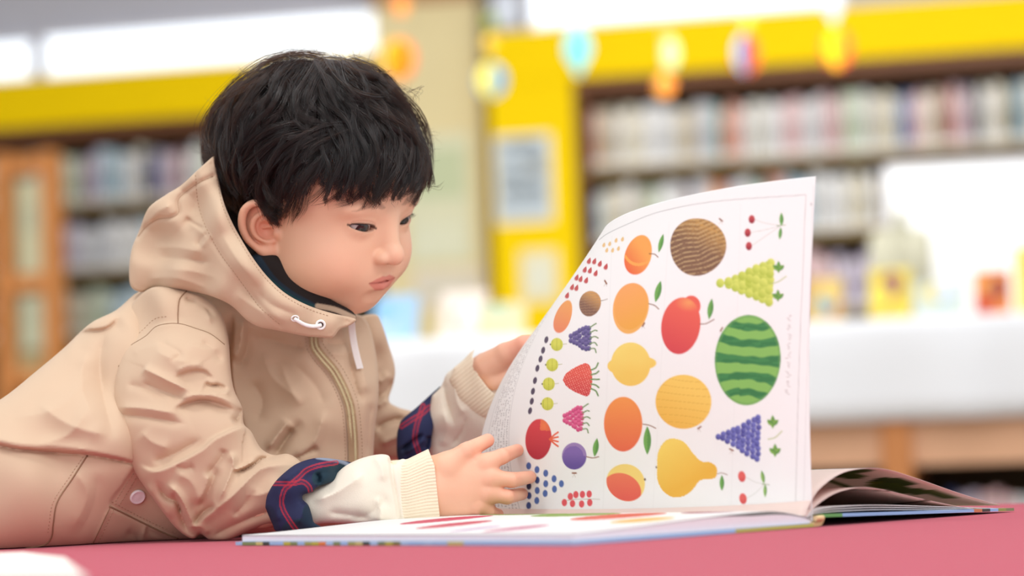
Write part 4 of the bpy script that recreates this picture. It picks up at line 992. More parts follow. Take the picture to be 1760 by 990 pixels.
for s in range(0, NH, 3000):
    d2 = ((h0[s:s + 3000, None] - g0[None] + rs.normal(0, .0012, (len(h0[s:s + 3000]), 1, 3))) ** 2).sum(-1); near[s:s + 3000] = d2.argmin(1)
S_ = np.linspace(0, 1, NS + 1)
off = h0 - g0[near]; on = np.linalg.norm(off, axis=1)[:, None]; off = off * np.minimum(1, .007 / (on + 1e-9))
clump = 1 - .72 * np.clip(S_ / .6, 0, 1) ** 1.2
HP = GP[near] + off[:, None] * clump[None, :, None]
jit = rs.normal(0, 1, (NH, 3)); ph = rs.uniform(0, 6.3, (NH, 1)); w_ = rs.uniform(4, 11, (NH, 1))
HP += (jit[:, None] * .0011 * (S_[None, :, None] ** .8)) + (np.sin(S_[None] * w_ + ph)[..., None] * rs.normal(0, .0010, (NH, 1, 3)))
stray = rs.random(NH) < .05
HP[stray] += (rs.normal(0, .0035, (stray.sum(), 1, 3)) * S_[None, :, None] ** 1.5)
# strands never sink into the scalp
fl = HP.reshape(-1, 3); c = cran(fl); m = c < .0012; fl[m] += cgrad(fl[m]) * (.0012 - c[m])[:, None]; HP = fl.reshape(HP.shape)
EXTRA = []
def lock(pts, n, spread, tip=.25, r=.00011, seed=0, lifts=None):
    """a lock through photo points (px, py, depth)"""
    rr = np.random.default_rng(seed); c = hl(Wn(*np.array(pts, float).T))
    if lifts is not None:
        for _ in range(2): e = cran(c) - np.array(lifts); c = c - cgrad(c) * np.clip(e, 0, None)[:, None]
    c = catmull(c, 8); m = len(c)
    idx = np.linspace(0, m - 1, NS + 1); base = np.stack([np.interp(idx, np.arange(m), c[:, i]) for i in range(3)], -1)
    for k in range(n):
        o = rr.normal(0, spread, 3); w = 1 - (1 - tip) * S_; j = rr.normal(0, .0012, 3)
        ln = rr.uniform(.75, 1.0); b = np.stack([np.interp(S_ * ln, S_, base[:, i]) for i in range(3)], -1)
        EXTRA.append(b + o * w[:, None] + j * (S_ ** 2)[:, None] + np.sin(S_ * rr.uniform(3, 8) + rr.uniform(0, 6))[:, None] * rr.normal(0, .0006, 3))

def dep(px, py, lift):
    """depth at which the ray through a pixel meets the hair volume 'lift' above the scalp"""
    ds = np.linspace(2.02, 2.38, 150); P = Wn(np.full(150, px), np.full(150, py), ds); c = cran(hl(P)); k = np.argmax(c < lift)
    return ds[k] if c[k] < lift else ds[c.argmin()]
def plock(pts, n=26, spread=.0022, lift=.019, tip=.3, seed=0, rep=3, jit=5, end=None):
    rr = np.random.default_rng(seed + 100)
    for q in range(rep):
        o = rr.normal(0, jit, 2) if q else np.zeros(2); m = len(pts); P = []; LFs = []
        for i, (x, y) in enumerate(pts):
            px, py = 320 + x / 1.98 + o[0] * (1 - .3 * i / m), 60 + y / 1.98 + o[1] * (1 - .3 * i / m)
            f = i / (m - 1); lf = lift * (.75 + .25 * math.sin(PI * min(1, f * 1.1))) * (1 if end is None else 1 + (end - 1) * f) - .002 * q
            P.append((px, py, dep(px, py, lf))); LFs.append(lf)
        lock(P, n // (1 if q == 0 else 2), spread, tip, seed=seed * 7 + q, lifts=LFs)
LK = [[(430,90),(470,150),(500,220),(530,270)], [(440,100),(400,160),(370,210),(385,262),(440,290),(500,295)], [(350,150),(375,205),(365,250),(395,288),(450,302)],
 [(480,80),(520,150),(580,195),(660,212),(725,185)], [(500,90),(560,120),(640,142),(720,172),(775,228)], [(520,110),(540,175),(590,218),(655,235)],
 [(460,72),(380,62),(300,82),(235,112),(190,170)], [(560,82),(640,112),(700,150),(765,205)], [(640,120),(720,190),(790,262),(828,340),(836,430),(825,520)],
 [(600,230),(680,272),(760,325),(802,400),(812,480)], [(560,250),(620,320),(652,400),(642,470)], [(400,80),(330,120),(290,180),(300,250)], [(470,100),(430,170),(420,230),(470,270)],
 [(380,100),(330,160),(300,230),(250,290),(200,350)], [(330,90),(260,150),(200,230),(160,310),(140,400)], [(600,110),(680,170),(740,230),(790,310)], [(540,90),(600,150),(620,200),(600,250)]]
for i, l in enumerate(LK): plock(l, 34, .0023, .0215, .3, i, 4, 10)
LS = [[(560,300),(470,308),(380,348),(300,408),(230,470)], [(520,320),(430,350),(340,418),(280,500)], [(500,350),(420,400),(350,480),(310,560)], [(480,400),(420,460),(382,540),(362,650)],
 [(430,330),(330,350),(240,400),(180,470),(160,560)], [(450,440),(402,500),(374,580),(352,655)], [(600,320),(520,340),(440,380),(380,440)], [(350,300),(260,330),(190,390),(150,470)], [(420,300),(330,310),(250,350),(200,420),(180,520)],
 [(430,480),(400,540),(385,600),(358,640)], [(400,470),(360,540),(335,600),(320,620)]]
for i, l in enumerate(LS): plock(l, 30, .0020, .0165, .3, 40 + i, 3, 6)
LF = [[(620,300),(560,380),(520,460),(455,535),(400,575)], [(640,320),(600,420),(560,500),(490,560),(430,578)], [(700,330),(660,420),(605,520),(560,568),(500,585)], [(720,340),(690,430),(652,500),(642,560),(620,585)],
 [(620,400),(610,480),(640,540),(645,588)], [(760,380),(740,460),(704,520),(684,560)], [(790,400),(792,480),(765,530),(705,560)], [(820,420),(836,480),(842,532)], [(560,420),(590,500),(625,560),(640,584)],
 [(660,380),(640,450),(600,540),(540,580)], [(740,420),(735,490),(715,535),(690,548)], [(810,380),(822,450),(812,510),(795,530)]]
for i, l in enumerate(LF): plock(l, 26, .0018, .0185, .22, 70 + i, 2, 6, .55)
for i, l in enumerate([[(400,62),(300,72),(225,105),(165,155),(110,212),(62,280),(48,330),(60,375),(92,395)], [(300,85),(220,125),(160,165),(120,215)], [(250,150),(150,205),(85,262),(58,322),(70,372),(100,400)], [(370,62),(270,90),(180,170),(120,250),(90,330)]]):
    plock(l, 16, .0022, .030, .7, 90 + i, 1, 5)
rr = np.random.default_rng(3)                                              # fly-aways round the outline
for k in range(120):
    a = rr.uniform(-.05, 1.08); x0, y0 = 546 - 178 * math.cos(a * PI), 255 - 158 * math.sin(a * PI); s = rr.choice([-1, 1]); ln = rr.uniform(18, 46); t = a * PI + s * rr.uniform(.9, 1.5); d0 = rr.uniform(2.16, 2.26)
    p = [(x0, y0, d0)]; 
    for q in (1, 2, 3): t += s * rr.uniform(-.5, .3); p.append((x0 - ln * q / 3 * math.cos(t), y0 - ln * q / 3 * math.sin(t), d0))
    lock(p, rr.integers(1, 4), .0012, 1, seed=k)
for p in ([(735,320,2.13),(752,322,2.12),(765,316,2.12)], [(728,240,2.15),(741,260,2.14),(746,290,2.13)], [(690,150,2.17),(715,160,2.17),(722,178,2.16)], [(700,160,2.17),(725,150,2.17),(712,172,2.16)]): lock(p, 5, .001, 1.3, seed=9)

allp = np.concatenate([HP] + ([np.array(EXTRA)] if EXTRA else []), 0)
rad = np.full((len(allp), NS + 1), 1.0) * rs.uniform(.00007, .00013, (len(allp), 1)) * np.interp(S_, [0, .1, .7, 1], [.8, 1, .9, .25])[None]
hc = bpy.data.hair_curves.new('hair'); hc.add_curves([NS + 1] * len(allp))
hc.points.foreach_set('position', hw(allp.reshape(-1, 3)).astype(np.float32).ravel()); hc.points.foreach_set('radius', rad.astype(np.float32).ravel())
mh = bpy.data.materials.new('hair_strands'); mh.use_nodes = True; nt = mh.node_tree; nt.nodes.remove(nt.nodes['Principled BSDF'])
hb = nt.nodes.new('ShaderNodeBsdfHairPrincipled'); hb.parametrization = 'MELANIN'
hb.inputs['Melanin'].default_value = .89; hb.inputs['Melanin Redness'].default_value = .08; hb.inputs['Roughness'].default_value = .17; hb.inputs['Radial Roughness'].default_value = .28
hb.inputs['Coat'].default_value = .25; hb.inputs['Random Color'].default_value = .12
nt.links.new(hb.outputs[0], nt.nodes['Material Output'].inputs['Surface'])
hc.materials.append(mh)
ho = bpy.data.objects.new('hair', hc); COL.objects.link(ho); ho.parent = child; ho.matrix_parent_inverse = Matrix.Translation(-Vector(child.location))
ho.visible_shadow = True
M_undercoat = mat('hair_undercoat', (16, 13, 12), .9, .05)
# dark undercoat following the scalp
def under(P):
    d = cran(P) - .0045 - .006 * np.exp(-(np.linalg.norm(P - CROWN, axis=-1) / .03) ** 2)
    return smax(d, (hair_front_root(P) + .004 - P[:, 2]) * .8, .004)
v, q = nets(under, (-.12, -.09, -.08), (.11, .09, .145), .0022)
mesh_obj('scalp_hair', hw(v), q, M_undercoat, child)
# ------------------------------------------------------------------ clothes: outlines given real depth and roundness
KD = 1900.0                                                                # depth units per metre, so that all three axes share a scale
def poly_sd(poly, X, Y):
    P = np.asarray(poly, float); d = np.full(X.shape, 1e9)
    for i in range(len(P)):
        a, b = P[i], P[(i + 1) % len(P)]; ab = b - a; t = np.clip(((X - a[0]) * ab[0] + (Y - a[1]) * ab[1]) / (ab @ ab + 1e-9), 0, 1)
        d = np.minimum(d, np.hypot(X - a[0] - t * ab[0], Y - a[1] - t * ab[1]))
    return np.where(polyfill([tuple(p) for p in P], X, Y), -d, d)
def relax(mask, lam, h, u0, its):
    u = u0.copy()
    for _ in range(its):
        n = np.zeros_like(u); n[1:-1, 1:-1] = u[:-2, 1:-1] + u[2:, 1:-1] + u[1:-1, :-2] + u[1:-1, 2:]
        u = np.where(mask, (n + 2.0 * h * h) / (4 + lam * h * h), 0)
    return u
def rbf(pts, X, Y, s=140.0):
    """smooth field through (x, y, value)"""
    p = np.array(pts, float); w = 0; v = 0; 
    for x, y, q in p:
        k = 1.0 / (((X - x) ** 2 + (Y - y) ** 2) / s ** 2 + .02) ** 1.5; w = w + k; v = v + k * q
    return v / w
def stroke(X, Y, pts, amp, w, kind='ridge', per=8):
    P = catmull(pts, per) if len(pts) > 2 else np.array(pts, float); m = len(P); d = np.full(X.shape, 1e9); sg = np.zeros(X.shape); tt = np.zeros(X.shape)
    x0, x1, y0, y1 = P[:, 0].min() - 5 * w, P[:, 0].max() + 5 * w, P[:, 1].min() - 5 * w, P[:, 1].max() + 5 * w
    for i in range(m - 1):
        a, b = P[i], P[i + 1]; ab = b - a; t = np.clip(((X - a[0]) * ab[0] + (Y - a[1]) * ab[1]) / (ab @ ab + 1e-9), 0, 1)
        ex, ey = X - a[0] - t * ab[0], Y - a[1] - t * ab[1]; dd = np.hypot(ex, ey); k = dd < d
        d = np.where(k, dd, d); sg = np.where(k, ab[0] * ey - ab[1] * ex, sg); tt = np.where(k, (i + t) / (m - 1), tt)
    tap = np.clip(np.minimum(tt, 1 - tt) / .22, 0, 1); tap = tap * tap * (3 - 2 * tap); s = np.where(sg > 0, d, -d)
    if kind == 'ridge': return amp * (.45 * np.exp(-(d / w) ** 2) + .7 * np.exp(-d / (.55 * w))) * tap
    if kind == 'full': return amp * np.exp(-(d / w) ** 2)
    # 'step': the side to the right of travel (below, when drawn left to right) stands proud at the line and eases back over w
    return amp * (1 / (1 + np.exp(-s / 1.1))) * np.exp(-np.clip(s, 0, None) / w) * (tap if kind == 'step' else 1)
def poly_line_side(pts, X, Y):
    """signed pixel distance to a polyline, positive on the right of travel"""
    P = np.array(pts, float); P = np.vstack([P[0] + (P[0] - P[1]) * 8, P, P[-1] + (P[-1] - P[-2]) * 8]); d = np.full(X.shape, 1e9); sg = np.ones(X.shape)
    for i in range(len(P) - 1):
        a, b = P[i], P[i + 1]; ab = b - a; t = np.clip(((X - a[0]) * ab[0] + (Y - a[1]) * ab[1]) / (ab @ ab + 1e-9), 0, 1)
        ex, ey = X - a[0] - t * ab[0], Y - a[1] - t * ab[1]; dd = np.hypot(ex, ey); k = dd < d; d = np.where(k, dd, d); sg = np.where(k, np.sign(ab[0] * ey - ab[1] * ex), sg)
    return d * sg
class Piece:
    def __init__(s, outline, depth, k=1.0, lam=0.0, strokes=(), h=3.0, pad=8, ds=140.0, smooth_outline=True, maxt=None, cut=None):
        s.poly = catmull(list(outline) + [outline[0]], 5)[:-1] if smooth_outline else np.array(outline, float)
        lo = s.poly.min(0) - pad; hi = s.poly.max(0) + pad; s.h = h; s.lo = lo
        s.nx, s.ny = (np.ceil((hi - lo) / h).astype(int) // 4 + 1) * 4
        X, Y = np.meshgrid(lo[0] + h * np.arange(s.nx + 1), lo[1] + h * np.arange(s.ny + 1), indexing='ij')
        sd = poly_sd(s.poly, X, Y); mask = sd < 0
        c = relax(mask[::4, ::4], lam, 4 * h, np.zeros(mask[::4, ::4].shape), 900)
        c2 = np.kron(c, np.ones((2, 2)))[:mask[::2, ::2].shape[0], :mask[::2, ::2].shape[1]]; c2 = relax(mask[::2, ::2], lam, 2 * h, c2, 500)
        c1 = np.kron(c2, np.ones((2, 2)))[:mask.shape[0], :mask.shape[1]]; u = relax(mask, lam, h, c1, 400)
        # near the outline use the exact distance so that the edge stays clean
        near = np.clip(-sd / (2.5 * h), 0, 1); q = u / np.maximum(-sd, h * .6); g = np.where(mask, q, 0)
        G0 = np.median(q[(sd < -h) & (sd > -3 * h)]) if ((sd < -h) & (sd > -3 * h)).any() else 30.0
        u = np.where(mask, u * near + (1 - near) * G0 * (-sd), -G0 * sd)
        s.U = u * k * k
        if maxt: s.U = np.where(s.U > 0, s.U / (1 + s.U / (maxt * KD) ** 2), s.U)
        D = rbf(depth, X, Y, ds) * KD
        for st in strokes: D = D - KD * (st(X, Y) if callable(st) else stroke(X, Y, *st))
        s.cut = cut
        s.D = D; s.X, s.Y = X, Y
    def samp(s, A, x, y):
        gx = np.clip((x - s.lo[0]) / s.h, 0, s.nx - 1e-3); gy = np.clip((y - s.lo[1]) / s.h, 0, s.ny - 1e-3); i = gx.astype(int); j = gy.astype(int); a = gx - i; b = gy - j
        return A[i, j] * (1 - a) * (1 - b) + A[i + 1, j] * a * (1 - b) + A[i, j + 1] * (1 - a) * b + A[i + 1, j + 1] * a * b
    def f(s, P):
        D0 = s.samp(s.D, P[:, 0], P[:, 1]); U = s.samp(s.U, P[:, 0], P[:, 1]); F = (P[:, 2] - D0) ** 2 - U
        if s.cut is None: return F
        F = F / (2 * np.sqrt(np.clip(U, 25, None)))
        return smax(F, poly_line_side(s.cut, P[:, 0], P[:, 1]), 1.2)
    def front(s, x, y):
        """depth of the near surface at photo pixels"""
        x = np.asarray(x, float); y = np.asarray(y, float)
        return (s.samp(s.D, x, y) - np.sqrt(np.clip(s.samp(s.U, x, y), 0, None))) / KD
    def mesh(s, hz=None, rest=.0008):
        hz = hz or s.h; T = np.sqrt(max(s.U.max(), 1)); pos = s.U > -60
        V, Q = nets(s.f, (s.lo[0], s.lo[1], (s.D[pos].min() - T - 8)), (s.lo[0] + s.h * s.nx, s.lo[1] + s.h * s.ny, s.D[pos].max() + T + 8), hz, 3, False)
        s.pix = V; P = Wn(V[:, 0], V[:, 1], V[:, 2] / KD); P[:, 2] = np.maximum(P[:, 2], ZT + rest); return P, Q[:, ::-1]
TAN = (202, 174, 147)
M_jacket = mat('tan_cotton', TAN, .78, .22, noise=.018, nscale=30, bump=.10, bscale=2200, sheen=.08)
M_jacket2 = mat('tan_cotton_edge', (200, 168, 138), .8, .2, noise=.03, nscale=300)
M_thread = mat('seam_thread', (182, 152, 126), .9, .1)
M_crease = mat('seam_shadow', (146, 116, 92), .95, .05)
M_lin = mat('dark_lining', (30, 38, 52), .8, .2)
M_plaid = mat('plaid_cotton', (40, 44, 72), .75, .25, attr='tint', bump=.08, bscale=2500)
M_cream = mat('cream_fleece', (234, 224, 206), .9, .12, noise=.02, nscale=60, bump=.25, bscale=1600, sheen=.2)
M_rib = mat('cream_rib', (234, 218, 192), .9, .12, noise=.02, nscale=60, bump=.15, bscale=1600, sheen=.2)
M_white = mat('white_cord', (240, 238, 234), .6, .3, noise=.03, nscale=500)

torso = Piece([(-90, 735), (0, 687), (60, 640), (110, 598), (155, 556), (200, 533), (240, 500), (310, 470), (420, 450), (520, 500), (600, 535), (628, 548), (642, 585), (650, 640), (650, 690), (644, 740), (641, 800), (636, 880), (600, 914), (400, 922), (330, 928), (200, 938), (100, 946), (0, 954), (-90, 962)],
    [(-90, 850, 2.11), (0, 830, 2.12), (150, 760, 2.15), (200, 620, 2.20), (330, 560, 2.25), (450, 650, 2.28), (560, 620, 2.25), (600, 700, 2.245), (560, 800, 2.255), (300, 880, 2.20), (640, 600, 2.27)], 1.15, .00012, [
    ([(-60, 752), (0, 764), (37, 771), (114, 777), (159, 781), (210, 790), (240, 800)], -.010, 40, 'step'),
    ([(-60, 745), (0, 755), (40, 762), (114, 768), (200, 780)], .004, 14), ([(-60, 754), (0, 766), (37, 773), (114, 779), (159, 783), (210, 792), (238, 801)], -.004, 2.6, 'full'), ([(60, 766), (120, 745), (150, 700)], .003, 12), ([(250, 905), (262, 915), (300, 930)], -.003, 6),
    ([(110, 575), (150, 568), (183, 563), (210, 540)], -.010, 22, 'step'), ([(110, 562), (160, 556), (200, 540)], .004, 12),
    ([(183, 565), (172, 620), (180, 690), (200, 760)], -.006, 14), ([(150, 600), (140, 660), (165, 730)], .004, 18),
    ([(60, 690), (120, 730), (190, 750)], .005, 20), ([(20, 720), (100, 700), (160, 640)], .003, 24),
    ([(120, 800), (150, 850), (120, 920)], .003, 18), ([(170, 810), (160, 870), (130, 930)], -.002, 14),
    ([(312, 927), (284, 916), (236, 893), (190, 869), (210, 834), (233, 801)], -.0035, 60, 'stepfull'),
    ([(190, 872), (175, 905), (159, 938)], .002, 3.5), ([(252, 905), (246, 920), (243, 932)], .003, 5), ([(215, 912), (235, 925), (236, 935)], -.004, 10),
    # chest
    ([(402, 532), (400, 580), (396, 625), (402, 680), (430, 760)], -.016, 26, 'step'),
    ([(418, 540), (414, 590), (400, 622)], .008, 9), ([(430, 560), (424, 600), (408, 640)], -.005, 10),
    ([(430, 575), (480, 588), (530, 600)], -.006, 14), ([(450, 600), (470, 650), (520, 690)], .005, 22), ([(498, 722), (482, 742), (456, 778)], .008, 10), ([(506, 734), (490, 756), (470, 786)], -.008, 8), ([(480, 620), (500, 670), (520, 700)], .004, 16), ([(520, 720), (490, 760), (470, 790)], -.006, 12),
    ([(560, 700), (540, 760), (500, 795)], .005, 14), ([(548, 768), (527, 779), (500, 793)], -.006, 7), ([(500, 620), (540, 660), (560, 700)], -.003, 16), ([(430, 650), (450, 690), (440, 730)], -.005, 14),
    ([(555, 585), (575, 592), (600, 588)], -.004, 7), ([(560, 606), (590, 608), (610, 604)], .003, 7),
    ([(598, 560), (602, 621), (606, 645), (614, 674), (628, 696)], -.006, 8), ([(612, 570), (622, 630), (634, 680)], .008, 14), ([(640, 690), (634, 730), (632, 790)], -.004, 8),
    ([(538, 578), (541, 595), (553, 613), (572, 635), (586, 659), (596, 682), (602, 702), (606, 740), (607, 800)], .003, 9),
    ], maxt=.14)
sleeve = Piece([(203, 618), (207, 578), (215, 546), (232, 516), (262, 494), (300, 496), (345, 508), (378, 535), (392, 580), (397, 640), (403, 672), (416, 700), (419, 728), (432, 742), (448, 770), (470, 782), (495, 780), (515, 792), (530, 812), (520, 860), (500, 905), (470, 900), (430, 912), (392, 928), (362, 928), (345, 918), (330, 926), (300, 905), (262, 855), (226, 802), (203, 745), (195, 690), (200, 635)],
    [(225, 530, 2.20), (300, 520, 2.17), (300, 640, 2.135), (290, 740, 2.125), (300, 840, 2.125), (340, 900, 2.135), (400, 780, 2.125), (420, 860, 2.115), (500, 840, 2.105)], 1.0, .0003, [
    ([(204, 632), (208, 613), (223, 595), (250, 578), (271, 560), (306, 556), (338, 565), (362, 574), (386, 592), (396, 612)], .0035, 30, 'step'),
    ([(300, 652), (322, 641), (347, 638), (372, 652)], -.006, 16, 'step'), ([(296, 652), (320, 640), (345, 637), (362, 643)], -.003, 3), ([(300, 640), (325, 628), (352, 628)], .003, 8), ([(350, 657), (362, 662), (376, 661), (396, 668)], -.007, 14, 'step'), ([(351, 656), (364, 662), (378, 661)], -.003, 3), ([(352, 672), (378, 676), (398, 672)], .005, 8),
    ([(245, 632), (256, 638), (295, 657), (340, 678)], .006, 9), ([(240, 655), (280, 672), (325, 690)], -.004, 10), ([(296, 706), (320, 694), (344, 688), (374, 691), (412, 708)], -.010, 20, 'step'), ([(298, 704), (320, 693), (344, 688), (370, 690)], -.004, 3), ([(300, 690), (340, 678), (380, 684), (415, 700)], .005, 8),
    ([(196, 712), (256, 718), (326, 730)], -.004, 9), ([(196, 700), (250, 702), (310, 712)], .004, 10), ([(265, 583), (308, 606), (292, 622)], -.003, 7), ([(262, 600), (300, 618), (330, 622)], .002, 9), ([(320, 590), (350, 600), (380, 600)], .002, 10),
    ([(235, 796), (264, 808), (298, 797), (345, 772), (370, 752), (417, 732), (436, 740)], .010, 24, 'step'), ([(260, 795), (300, 780), (350, 752)], -.004, 10),
    ([(416, 700), (410, 716), (400, 728)], -.010, 8), ([(267, 822), (284, 852), (305, 865), (314, 893), (329, 924)], -.008, 7), ([(285, 830), (306, 850), (322, 880), (335, 910)], .007, 9), ([(250, 830), (272, 862), (296, 895)], .004, 10),
    ([(396, 814), (420, 807), (440, 796), (455, 787), (500, 781)], -.010, 5), ([(400, 808), (418, 803), (440, 790)], .006, 4), ([(395, 775), (401, 797), (390, 830), (374, 866)], .007, 8), ([(330, 915), (355, 888), (398, 854), (440, 812), (470, 800), (515, 800)], .007, 12), ([(372, 868), (350, 880), (330, 905)], -.008, 7),
    ([(375, 800), (360, 840), (340, 880)], -.005, 10), ([(361, 925), (398, 905), (455, 882), (490, 880)], -.006, 10), ([(420, 850), (450, 850), (490, 830)], .004, 14), ([(300, 812), (330, 830), (345, 870)], .003, 16), ([(440, 745), (452, 765), (462, 782)], -.005, 6),
    ([(320, 905), (345, 905), (360, 920)], .004, 8), ([(300, 800), (318, 806), (336, 801)], -.003, 7), ([(296, 846), (306, 864), (312, 884)], -.005, 4), ([(360, 812), (352, 840), (338, 868)], .004, 7), ([(440, 840), (420, 868), (398, 890)], -.004, 9), ([(386, 770), (378, 790), (352, 820)], -.004, 8), ([(240, 740), (262, 760), (296, 772)], .003, 14), ([(215, 660), (250, 668), (290, 690)], -.003, 9), ([(345, 585), (366, 600), (384, 625)], -.003, 8), ([(225, 610), (250, 598), (285, 592)], .002, 10),
    ([(306, 556), (306, 536), (309, 514), (322, 500)], -.003, 9, 'step'), ([(314, 512), (340, 520), (372, 545)], -.006, 7), ([(330, 512), (352, 530), (364, 560)], .004, 8),
    ], maxt=.075, h=2.4)
hood = Piece([(369, 266), (374, 300), (384, 345), (397, 378), (413, 408), (436, 445), (462, 478), (492, 505), (530, 525), (570, 538), (606, 546), (612, 551), (600, 560), (584, 566), (572, 580), (552, 580), (520, 577), (478, 568), (446, 562), (424, 550), (396, 524), (360, 508), (320, 499), (286, 496), (262, 496), (244, 502), (226, 494), (222, 470), (226, 430), (240, 395), (255, 358), (285, 335), (312, 318), (340, 292)],
    [(372, 290, 2.155), (395, 370, 2.125), (440, 450, 2.105), (500, 510, 2.10), (570, 550, 2.115), (600, 553, 2.13), (320, 360, 2.18), (260, 420, 2.21), (240, 480, 2.20), (330, 480, 2.165), (400, 500, 2.13)], .85, .0006, [
    ([(336, 300), (339, 340), (347, 373), (361, 405), (380, 438), (402, 468), (426, 501), (460, 540), (481, 560)], -.0025, 5, 'full'),
    ([(366, 303), (342, 314), (317, 332), (306, 345), (307, 365), (293, 374), (271, 377), (252, 389), (236, 408)], -.003, 4, 'full'),
    ([(318, 370), (336, 384), (354, 392)], -.006, 12, 'step'), ([(322, 382), (345, 398), (356, 412)], .004, 8), ([(338, 426), (346, 410), (358, 400)], -.005, 8), ([(346, 428), (356, 412), (366, 404)], .003, 6), ([(268, 440), (320, 446), (368, 452)], -.005, 11), ([(280, 462), (330, 466), (380, 480)], .003, 14), ([(262, 424), (310, 426), (350, 434)], .004, 13),
    ([(300, 350), (270, 365), (250, 395)], .004, 12), ([(380, 400), (410, 450), (450, 500)], .004, 16), ([(300, 320), (330, 340), (335, 370)], -.002, 10), ([(250, 480), (300, 478), (370, 500)], .003, 12), ([(400, 500), (440, 530), (500, 555)], .003, 14), ([(440, 500), (470, 525), (520, 545)], -.003, 10),
    ], h=2.5, ds=90, maxt=.06)
farsleeve = Piece([(610, 545), (645, 540), (656, 556), (668, 592), (679, 632), (676, 660), (668, 688), (684, 700), (705, 706), (724, 716), (722, 778), (690, 790), (640, 786), (620, 760), (600, 640)],
    [(630, 560, 2.31), (650, 640, 2.33), (640, 720, 2.33), (700, 750, 2.335)], 1.0, .0004, [
    ([(640, 688), (660, 676), (678, 650)], -.008, 8), ([(644, 700), (664, 690), (690, 704)], .005, 7), ([(636, 640), (655, 655), (672, 640)], .004, 9), ([(645, 740), (665, 726), (700, 716)], -.007, 8), ([(650, 765), (680, 752), (700, 745)], .005, 10), ([(632, 580), (640, 620), (650, 640)], .003, 9)], maxt=.05)
def add_piece(p, name, m, colors=None, parent=None, hz=None, rest=.0008):
    V, Q = p.mesh(hz, rest); c = colors(p.pix) if colors else None
    return mesh_obj(name, V, Q, m, parent or child, True, None, c)
jb = add_piece(torso, 'jacket_body', M_jacket); js = add_piece(sleeve, 'jacket_sleeve', M_jacket); jh = add_piece(hood, 'hood', M_jacket); jf = add_piece(farsleeve, 'jacket_sleeve', M_jacket)

def on(p, pts, lift=.0004, per=8, raw=False):
    P = np.array(pts, float) if raw else (catmull(pts, per) if len(pts) > 2 else catmull(pts, 12)); return Wn(P[:, 0], P[:, 1], p.front(P[:, 0], P[:, 1]) - lift)
def seam(p, pts, parent, r=.0006, m=None, lift=.0002, name='seam'):
    v, f = tube(on(p, pts, lift, 10), r, 6); return mesh_obj(name, v, f, m or M_crease, parent)
def stitches(p, pts, parent, pitch=6.0, ln=3.6, r=.00034, m=None, lift=.0004):
    P = catmull(pts, 20); s = np.concatenate([[0], np.cumsum(np.hypot(*np.diff(P, axis=0).T))]); V = []; Fq = []; t = 0
    while t + ln < s[-1]:
        q = np.stack([np.interp([t, t + ln * .5, t + ln], s, P[:, i]) for i in (0, 1)], -1); v, f = tube(on(p, q, lift, raw=True), [r * .5, r, r * .5], 5); o_ = len(V); V += v; Fq += [[i + o_ for i in g] for g in f]; t += pitch
    return mesh_obj('stitching', V, Fq, m or M_thread, parent)
# seams
seam(sleeve, [(204, 630), (208, 613), (223, 595), (250, 578), (271, 560), (306, 556), (338, 565), (362, 574), (386, 592)], js, .0004)
seam(torso, [(150, 783), (125, 822), (99, 862), (92, 899), (89, 922), (77, 936), (43, 943), (26, 950)], jb, .0007)
seam(hood, [(366, 303), (342, 314), (317, 332), (306, 345), (307, 365), (293, 374), (271, 377), (252, 389), (238, 406)], jh, .00035, M_thread)
stitches(hood, [(336, 300), (339, 340), (347, 373), (361, 405), (380, 438), (402, 468), (426, 501), (445, 526), (465, 545), (484, 560)], jh)
stitches(hood, [(372, 300), (380, 345), (394, 382), (410, 411), (433, 448), (459, 481), (490, 509), (528, 530), (568, 544)], jh, 6, 3.4, .0003)
seam(sleeve, [(306, 556), (306, 536), (309, 514), (321, 500)], js, .0005)
stitches(sleeve, [(216, 592), (244, 568), (266, 548), (290, 543)], js, 6, 3.4, .0003)
# pocket flap, snap, seams on the body
stitches(torso, [(192, 862), (236, 886), (284, 909), (308, 918)], jb); stitches(torso, [(199, 862), (216, 834), (238, 802)], jb); stitches(torso, [(207, 866), (224, 838), (243, 806)], jb)
stitches(torso, [(196, 875), (182, 906), (168, 936)], jb); seam(torso, [(188, 870), (236, 894), (284, 917), (306, 925)], jb, .0008); seam(torso, [(189, 873), (174, 905), (158, 938)], jb, .0005)
stitches(torso, [(143, 785), (118, 822), (92, 862), (85, 899), (82, 920)], jb, 6, 3.4, .0003)
def disc(c, nrm, r, h, m, name, parent, rim=True, n=36):
    nrm = np.asarray(nrm, float); nrm /= np.linalg.norm(nrm); u = np.cross(nrm, [0, 0, 1]); u /= np.linalg.norm(u); w = np.cross(nrm, u)
    prof = [(0, 0), (1, 0), (1.02, .35), (.98, .75), (.9, .95), (.82, .96), (.78, .90), (.4, .98), (.0, 1)] if rim else [(0, 0), (1, 0), (1, .6), (.9, 1), (0, 1)]
    V = [np.asarray(c) + nrm * h * b + r * a * (u * math.cos(2 * PI * k / n) + w * math.sin(2 * PI * k / n)) for a, b in prof for k in range(n)]
    Fq = [[i * n + k, i * n + (k + 1) % n, (i + 1) * n + (k + 1) % n, (i + 1) * n + k] for i in range(len(prof) - 1) for k in range(n)]
    return mesh_obj(name, V, Fq, m, parent)
def nrm_at(p, x, y):
    a = Wn(x, y, p.front(x, y)); b = Wn(x + 6, y, p.front(x + 6, y)); c = Wn(x, y + 6, p.front(x, y + 6)); n = np.cross(b - a, c - a); n = n / np.linalg.norm(n); return n if n[1] < 0 else -n, a
n_, a_ = nrm_at(torso, 236, 853); o = disc(a_ + n_ * .0002, n_, .0070, .0026, mat('white_snap', (240, 240, 240), .3, .5), 'snap_button', jb)
